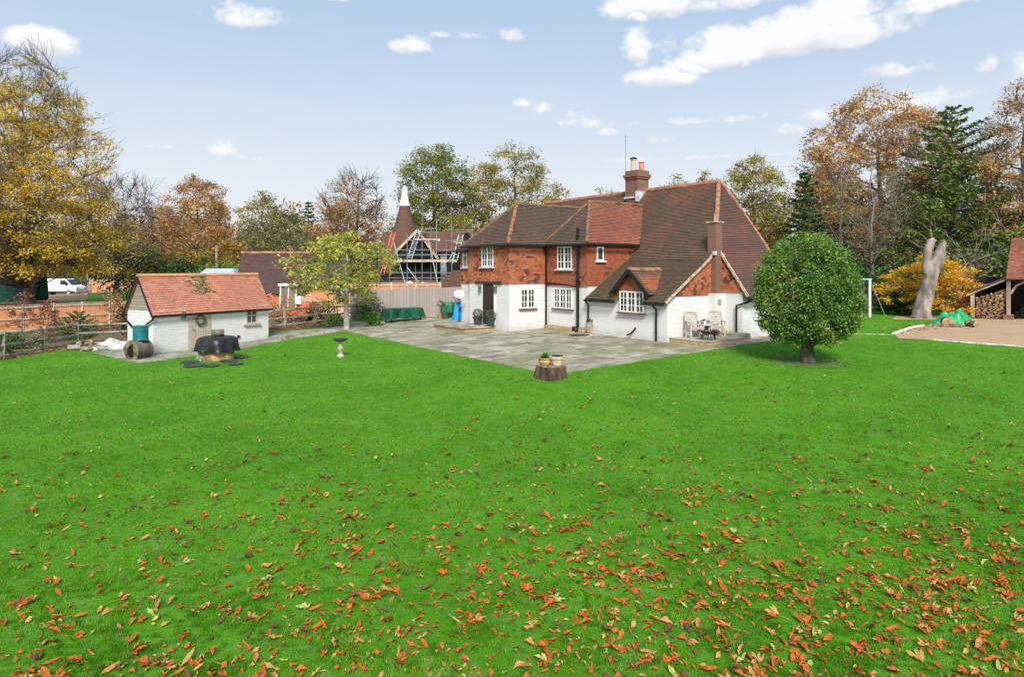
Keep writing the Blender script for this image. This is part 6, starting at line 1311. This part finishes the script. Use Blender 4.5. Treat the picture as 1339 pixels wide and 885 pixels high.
# big trees: px, Y, top, width px, leaf, prof, base, label, name, options
BIG = [
 (1150, 60, 120, 200, RUSSET, 'oak', .2, 'tall russet brown oak left of the big conifer on the right', 'oak_tree', dict(nc=430, per=60, lsize=.3, spread=.85, bare=.04)),
 (1338, 50, 108, 96, RUSSET, 'oak', .25, 'russet brown oak cut by the right edge above the garage', 'oak_tree', dict(nc=230, per=52, lsize=.26, spread=.75, bare=.2)),
 (1205, 66, 150, 110, OLIVE, 'oak', .25, 'thin bare topped tree just behind the big conifer', 'oak_tree', dict(nc=170, per=30, lsize=.3, spread=.8, bare=(.3, .95), twigs=5, twl=1.6)),
 (1290, 62, 160, 90, OLIVE, 'oak', .25, 'half bare olive tree between the big conifer and the right edge', 'oak_tree', dict(nc=170, per=30, lsize=.3, spread=.8, bare=(.3, .85), twigs=5, twl=1.4)),
 (985, 64, 208, 104, OLIVE, 'oak', .2, 'olive gold oak rising behind the right end of the farmhouse roof', 'oak_tree', dict(nc=240, per=52, lsize=.28, spread=.75, bare=.1, twigs=4)),
 (1075, 75, 205, 80, RUSSET, 'oak', .2, 'russet tree behind the medium conifer', 'oak_tree', dict(nc=170, per=50, lsize=.32, spread=.9, bare=.1)),
 (1100, 66, 225, 70, GREYG, 'dome', .15, 'greyish green tree above the clipped round tree', 'oak_tree', dict(nc=150, per=50, lsize=.3, spread=.8, bare=.2)),
 (672, 78, 190, 128, OLIVE, 'oak', .22, 'olive brown oak directly behind the left wing of the farmhouse', 'oak_tree', dict(nc=230, per=62, lsize=.34, spread=1.0, bare=.08)),
 (566, 75, 188, 112, GREENO, 'oak', .2, 'big green and bronze oak behind the oast cowl', 'oak_tree', dict(nc=250, per=70, lsize=.33, spread=1.0, bare=.04)),
 (467, 86, 222, 86, RUSSET, 'oak', .25, 'half bare russet oak left of the oast kiln', 'oak_tree', dict(nc=230, per=46, lsize=.36, spread=1.0, bare=(.05, .97), twigs=5, twl=1.9, mintw=.03)),
 (257, 90, 231, 92, RUSSET, 'oak', .22, 'round topped golden brown oak standing clear above the shed', 'oak_tree', dict(nc=190, per=58, lsize=.36, spread=.95, bare=.06)),
 (340, 112, 251, 62, OLIVE, 'oak', .2, 'pale olive oak on the skyline right of the golden brown oak', 'oak_tree', dict(nc=130, per=46, lsize=.45, spread=1.1, bare=.1)),
 (365, 96, 275, 96, GREYG, 'dome', .12, 'broad grey green tree behind the long barn', 'oak_tree', dict(nc=170, per=50, lsize=.4, spread=1.1, bare=.25, twigs=4)),
 (152, 76, 232, 104, BROWNW, 'fan', .3, 'bare grey winter tree between the yellow beech and the oak', 'bare_tree', dict(nc=190, per=6, lsize=.3, spread=.9, bare=.75, twigs=6, twl=1.7, mintw=.026, trunk_to=.6)),
 (205, 100, 268, 90, BROWNW, 'dome', .2, 'bare brown twiggy tree left of the golden brown oak', 'bare_tree', dict(nc=190, per=18, lsize=.4, spread=1.0, bare=.4, twigs=5, twl=1.7, mintw=.035)),
 (440, 104, 268, 70, RUSSET, 'dome', .12, 'russet tree with a rounded crown left of the half bare oak', 'oak_tree', dict(nc=130, per=50, lsize=.42, spread=1.1, bare=.1)),
 (735, 84, 246, 60, GOLD, 'dome', .15, 'low golden tree peeping over the farmhouse ridge left of the chimney', 'oak_tree', dict(nc=110, per=46, lsize=.36, spread=.9, bare=.2, twigs=4)),
 (790, 88, 244, 64, OLIVE, 'dome', .15, 'low olive tree just left of the chimney stack behind the ridge', 'oak_tree', dict(nc=110, per=46, lsize=.36, spread=.9, bare=.2, twigs=4)),
 (880, 84, 232, 60, OLIVE, 'dome', .15, 'low green gold tree right of the chimney stack behind the ridge', 'oak_tree', dict(nc=110, per=46, lsize=.36, spread=.9, bare=.15, twigs=4)),
 (925, 76, 226, 50, GOLD, 'dome', .15, 'small golden tree over the right end of the farmhouse ridge', 'oak_tree', dict(nc=100, per=46, lsize=.34, spread=.8, bare=.2, twigs=4)),
 (618, 86, 232, 60, GOLD, 'oak', .2, 'thin golden tree in the gap between the two oaks behind the scaffolding', 'oak_tree', dict(nc=110, per=30, lsize=.36, spread=.9, bare=.35, twigs=5)),
 (600, 68, 285, 70, OLIVE, 'dome', .1, 'low olive tree behind the right gable of the black barn', 'oak_tree', dict(nc=100, per=46, lsize=.32, spread=.9)),
 (-20, 58, 120, 120, YELLOW, 'dome', .15, 'second yellow tree cut by the left edge beside the beech', 'oak_tree', dict(nc=190, per=70, lsize=.28, spread=.8, flat=.6, spz=.4)),
 (300, 74, 318, 60, GOLD, 'dome', .1, 'low golden bushy tree behind the utility pole', 'oak_tree', dict(nc=90, per=50, lsize=.32, spread=.8)),
 (232, 72, 326, 54, GOLD, 'dome', .08, 'bright golden low tree above the shed roof ridge', 'oak_tree', dict(nc=90, per=50, lsize=.3, spread=.7)),
]
for i, (px, Y, top, wpx, mt, prof, bh, lab, nm, kw) in enumerate(BIG):
    q = at(px, Y); kw = dict(kw); kw.setdefault('mintw', .022); kw.setdefault('twl', 1.2); tree(nm, lab, 'tree', q, HH(px, top, Y), WW(wpx, Y), 200+i*3, mt, prof, bh, nl=kw.pop('nl', 12), **kw)
BUSH = [(175, 66, (9, 5, 5.6), 'rounded dark green thicket above the left end of the shed roof', LAUREL), (245, 66, (6, 4, 4.3), 'dark laurel hedge above the shed ridge', LAUREL), (320, 66, (9, 4, 4.4), 'bright green hedge between the pole and the long barn', FRESH), (120, 90, (12, 6, 6), 'dark holly thicket behind the white van', LAUREL),
        (75, 96, (16, 6, 8), 'dark thicket of evergreens behind the van roof', LAUREL), (20, 92, (18, 6, 8), 'dark thicket at the far left behind the windbreak', LAUREL), (150, 93, (9, 5, 5), 'brown bramble thicket behind the far orange fence', BROWNW), (205, 84, (8, 5, 6), 'russet thicket below the bare tree', RUSSET), (400, 72, (12, 5, 5.2), 'brown thicket above the long barn ridge', RUSSET), (275, 84, (8, 5, 5.5), 'dark green thicket at the foot of the golden brown oak', GREENO),
        (735, 70, (10, 5, 6), 'hidden hedge behind the farmhouse', OLIVE), (1000, 62, (8, 5, 6.5), 'golden thicket right of the farmhouse roof', GOLD), (1040, 58, (6, 4, 5), 'dark green thicket right of the farmhouse wall', LAUREL), (1070, 55, (6, 4, 5), 'dark thicket behind the clipped round tree', GREYG)]
for i, (px, Y, sz, lab, mt) in enumerate(BUSH):
    if 'hidden' in lab: continue
    shrub('thicket', lab, 'shrub', at(px, Y), sz, 300+i, mt, 2600, .3, lumps=13)
# the far wood: one mass of crowns
rg = np.random.default_rng(77); rr = random.Random(77); PV = []; TV = MB()
for i in range(210):
    Y = rr.uniform(112, 185); px = rr.uniform(-350, 1700); X = (px-CX)/F*Y; h = rr.uniform(11, 16.5)*(1.12 if px > 900 else 1.0); r = rr.uniform(3.2, 5.5)
    for _ in range(rr.randint(5, 8)):
        c = np.array([X+rr.gauss(0, r*.45), Y+rr.gauss(0, r*.4), h*rr.uniform(.3, .86)]); m_ = 110; d = rg.normal(size=(m_, 3)); d /= np.linalg.norm(d, axis=1)[:, None]; PV.append(c+d*(rg.uniform(.1, 1, m_)**.45)[:, None]*np.array([r*.55, r*.55, h*.17]))
    TV.tube([(X, Y, -.5), (X+rr.gauss(0, .4), Y, h*.9)], [.3, .06], 4)
    for _ in range(9):
        z = h*rr.uniform(.35, .8); a = rr.uniform(0, 6.28); l = r*rr.uniform(.5, 1.0); TV.tube([(X, Y, z), (X+math.cos(a)*l, Y+math.sin(a)*l, min(h*1.02, z+l*.8))], [.09, .035], 3, False)
ww = fast('far_woods', leafquads(np.concatenate(PV), .75, rg, .6), 4, leafm('far wood leaf', [(.085, .065, .045), (.14, .09, .05), (.19, .115, .05), (.15, .125, .05), (.2, .11, .06)], .2, .055)); props(ww, kind='stuff')
wt = TV.build('far_woods_trunks', P('far trunk', (.2, .16, .13), .9, .2), None, uv=False, recalc=False); props(wt, kind='stuff')

# ------------------------------------------------------------------ fallen leaves
def leaf_shape(L, W, curl, fold, seed, n=6):
    """one curled leaflet as a small strip mesh along +x"""
    rs = random.Random(seed); vs, fs = [], []
    for i in range(n+1):
        t = i/n; w_ = W*(math.sin(math.pi*min(1, t**.8*1.0))**.8)*.5*(1.25 if .45 < t < .85 else 1)+.001; a = curl*(t-.3)
        x = L*t*math.cos(a*.5); z = L*t*math.sin(a)*.55+rs.uniform(0, .004)
        tw = rs.uniform(-.6, .6); w_ *= rs.uniform(.78, 1.12); vs += [(x, -w_, z+fold*w_+tw*w_), (x, 0, z), (x, w_, z+fold*w_-tw*w_)]
    for i in range(n):
        for j in range(2): a_ = i*3+j; fs.append((a_, a_+3, a_+4, a_+1))
    return vs, fs
def leaf_mesh(kind, seed):
    rs = random.Random(seed); M = MB()
    if kind == 'single': M.add(*leaf_shape(rs.uniform(.12, .2), rs.uniform(.034, .056), rs.uniform(-.5, 1.0), rs.uniform(.0, 1.1), seed))
    elif kind == 'scrap': M.add(*leaf_shape(rs.uniform(.055, .09), rs.uniform(.025, .042), rs.uniform(-.8, 1.4), rs.uniform(.2, 1.2), seed))
    else:
        nf = rs.randint(4, 7); sp = rs.uniform(.35, .6)
        for i in range(nf):
            an = (i-(nf-1)/2)*sp+rs.uniform(-.15, .15); L = rs.uniform(.10, .17)*(1.1-.12*abs(i-(nf-1)/2)); vs, fs = leaf_shape(L, rs.uniform(.028, .046), rs.uniform(-.3, 1.2), rs.uniform(.1, 1.2), seed*9+i)
            c_, s_ = math.cos(an), math.sin(an); M.add([(v[0]*c_-v[1]*s_, v[0]*s_+v[1]*c_, v[2]+.004*i) for v in vs], fs)
        M.tube([(0, 0, 0), (-.12, rs.uniform(-.03, .03), .01)], .003, 3)
    return M
def dead(name, lo, hi, tip): 
    m, k = newmat(name); n_ = k.noise(objc(k), 22, 4, .6); r = k.n('ShaderNodeObjectInfo').outputs['Random']; i_ = k.n('ShaderNodeNewGeometry').outputs['Random Per Island']
    c = k.mix(k.step(n_, .35, .65), lo, hi); c = k.mix(k.m('MULTIPLY', k.m('ADD', r, i_), .33), c, tip); finish(k, c, .7, trans=.12, spec=.25); return m
DL = {'rust': dead('rust chestnut leaf', (.42, .105, .018), (.60, .18, .032), (.25, .06, .015)), 'tan': dead('tan chestnut leaf', (.50, .25, .08), (.62, .37, .14), (.42, .15, .04)), 'brown': dead('dark brown leaf', (.12, .07, .025), (.19, .10, .035), (.075, .045, .018)), 'green': dead('yellow green leaf', (.30, .38, .06), (.5, .52, .2), (.4, .3, .06))}
LAB = {('hand', 'rust'): 'rust orange hand shaped chestnut leaf lying on the lawn', ('hand', 'tan'): 'pale tan hand shaped chestnut leaf lying on the lawn', ('hand', 'brown'): 'dark brown crumpled hand shaped leaf lying on the lawn', ('hand', 'green'): 'yellow green hand shaped chestnut leaf lying on the lawn',
       ('single', 'rust'): 'rust orange single curled leaflet lying on the lawn', ('single', 'tan'): 'pale tan single curled leaflet lying on the lawn', ('single', 'brown'): 'dark brown single curled leaflet lying on the lawn', ('single', 'green'): 'yellow green single leaflet lying on the lawn',
       ('scrap', 'rust'): 'small rust leaf scrap lying on the lawn', ('scrap', 'tan'): 'small tan leaf scrap lying on the lawn', ('scrap', 'brown'): 'small dark brown leaf scrap lying on the lawn', ('scrap', 'green'): 'small yellow green leaf scrap lying on the lawn'}
protos = {}
for kd, cnt in (('hand', 5), ('single', 6), ('scrap', 4)):
    for c_ in DL:
        for s_ in range(cnt):
            o = leaf_mesh(kd, 11+s_*7+len(kd)).build('leaf', DL[c_], None, uv=False, recalc=False); me = o.data; bpy.data.objects.remove(o); protos[kd, c_, s_] = me
rr = random.Random(41); spots = []
def okspot(X, Y): return inside(LAWN, np.array([X]), np.array([Y]))[0] and not (inside(PAT, np.array([X]), np.array([Y]))[0] or inside(PATH, np.array([X]), np.array([Y]))[0] or inside(GRAV, np.array([X]), np.array([Y]))[0])
def add(X, Y, kd=None, col=None):
    far = max(0, min(1, (Y-8)/6)); kd = kd or rr.choices(['hand', 'single', 'scrap'], [.09*(1-far*.8), .34*(1-far*.5), .57+.5*far])[0]; col = col or rr.choices(['rust', 'tan', 'brown', 'green'], [.60-.38*far, .2-.13*far, .13+.62*far, .05])[0]
    spots.append((X, Y, kd, col, rr.randrange({'hand': 5, 'single': 6, 'scrap': 4}[kd]), rr.uniform(0, 6.28), rr.uniform(.58, 1.0)))
n = 0
while n < 7600:
    py = rr.uniform(452, 930)**1.0; Y = 3304/(py-HY); X = Y*rr.uniform(-.84, .84)
    dn = np.interp(py, [450, 500, 560, 640, 760, 885], [.60, .66, .62, .56, .48, .42])*np.interp(X/Y, [-.8, -.4, 0, .4, .8], [.36, .5, .72, 1.0, 1.0])*(.62+.8*max(0, noise.noise(Vector((X*.55, Y*.55, 3.)))+.35))
    if rr.random() > dn or not okspot(X, Y): continue
    n += 1; add(X, Y)
    if rr.random() < .22 and Y < 14:
        for _ in range(rr.randint(1, 5)): add(X+rr.gauss(0, .13), Y+rr.gauss(0, .1)); n += 1
SZ = {'hand': .26, 'single': .16, 'scrap': .08}
vis = [s for s in spots if 6.3 < s[1] and abs(s[0]/s[1]) < .735]; vis.sort(key=lambda s: -SZ[s[2]]*s[6]/s[1]); top = vis[:296]; tops = set(id(s) for s in top)
for s in top:
    X, Y, kd, col, v_, rz, sc_ = s; o = bpy.data.objects.new('fallen_leaf', protos[kd, col, v_]); link(o); o.location = (X, Y, g(X, Y)+.024); o.rotation_euler = (rr.uniform(-.2, .2), rr.uniform(-.18, .1), rz); o.scale = (sc_,)*3
    props(o, LAB[kd, col], 'leaf', 'fallen leaves on the lawn')
# all the smaller and farther ones together
rest = {c_: ([], []) for c_ in DL}
from mathutils import Euler
VV, FF, MI = [], [], []; order = list(DL)
for s in spots:
    if id(s) in tops: continue
    X, Y, kd, col, v_, rz, sc_ = s; me = protos[kd, col, v_]; Rm = Euler((rr.uniform(-.3, .3), rr.uniform(-.35, .15), rz)).to_matrix(); b_ = Vector((X, Y, g(X, Y)+.022)); o_ = len(VV)
    VV += [tuple(b_+Rm @ (v.co*sc_)) for v in me.vertices]; FF += [tuple(i+o_ for i in p.vertices) for p in me.polygons]; MI += [order.index(col)]*len(me.polygons)
me = bpy.data.meshes.new('fallen_leaves'); me.from_pydata(VV, [], FF); me.update()
for c_ in order: me.materials.append(DL[c_])
me.polygons.foreach_set('material_index', MI); props(link(bpy.data.objects.new('fallen_leaves', me)), kind='stuff')
# leaf litter drifted along the fences and under the hedges
LC = []
for (x0, y0), (x1, y1), n_, w_ in (((-20.9, 24), (-21.2, 33), 700, .5), ((-20.5, 33.2), (-17.5, 36.5), 400, .6), ((-13.9, 38.2), (-10, 41), 900, .6), (GP(1180, 433), GP(1225, 424), 260, .6), ((-35, 41), (-22, 60), 1500, 1.6)):
    t = rg.uniform(0, 1, n_); px_ = x0+(x1-x0)*t+rg.normal(0, w_, n_); py_ = y0+(y1-y0)*t+rg.normal(0, w_, n_); LC.append(np.stack([px_, py_, gnd(px_, py_)+.03], 1))
LC = np.concatenate(LC); props(fast('leaf_litter', leafquads(LC, .15, rg, .6, 1.5), 4, leafm('leaf litter', [(.2, .07, .03), (.4, .16, .06), (.5, .26, .13)], .1)), kind='stuff')
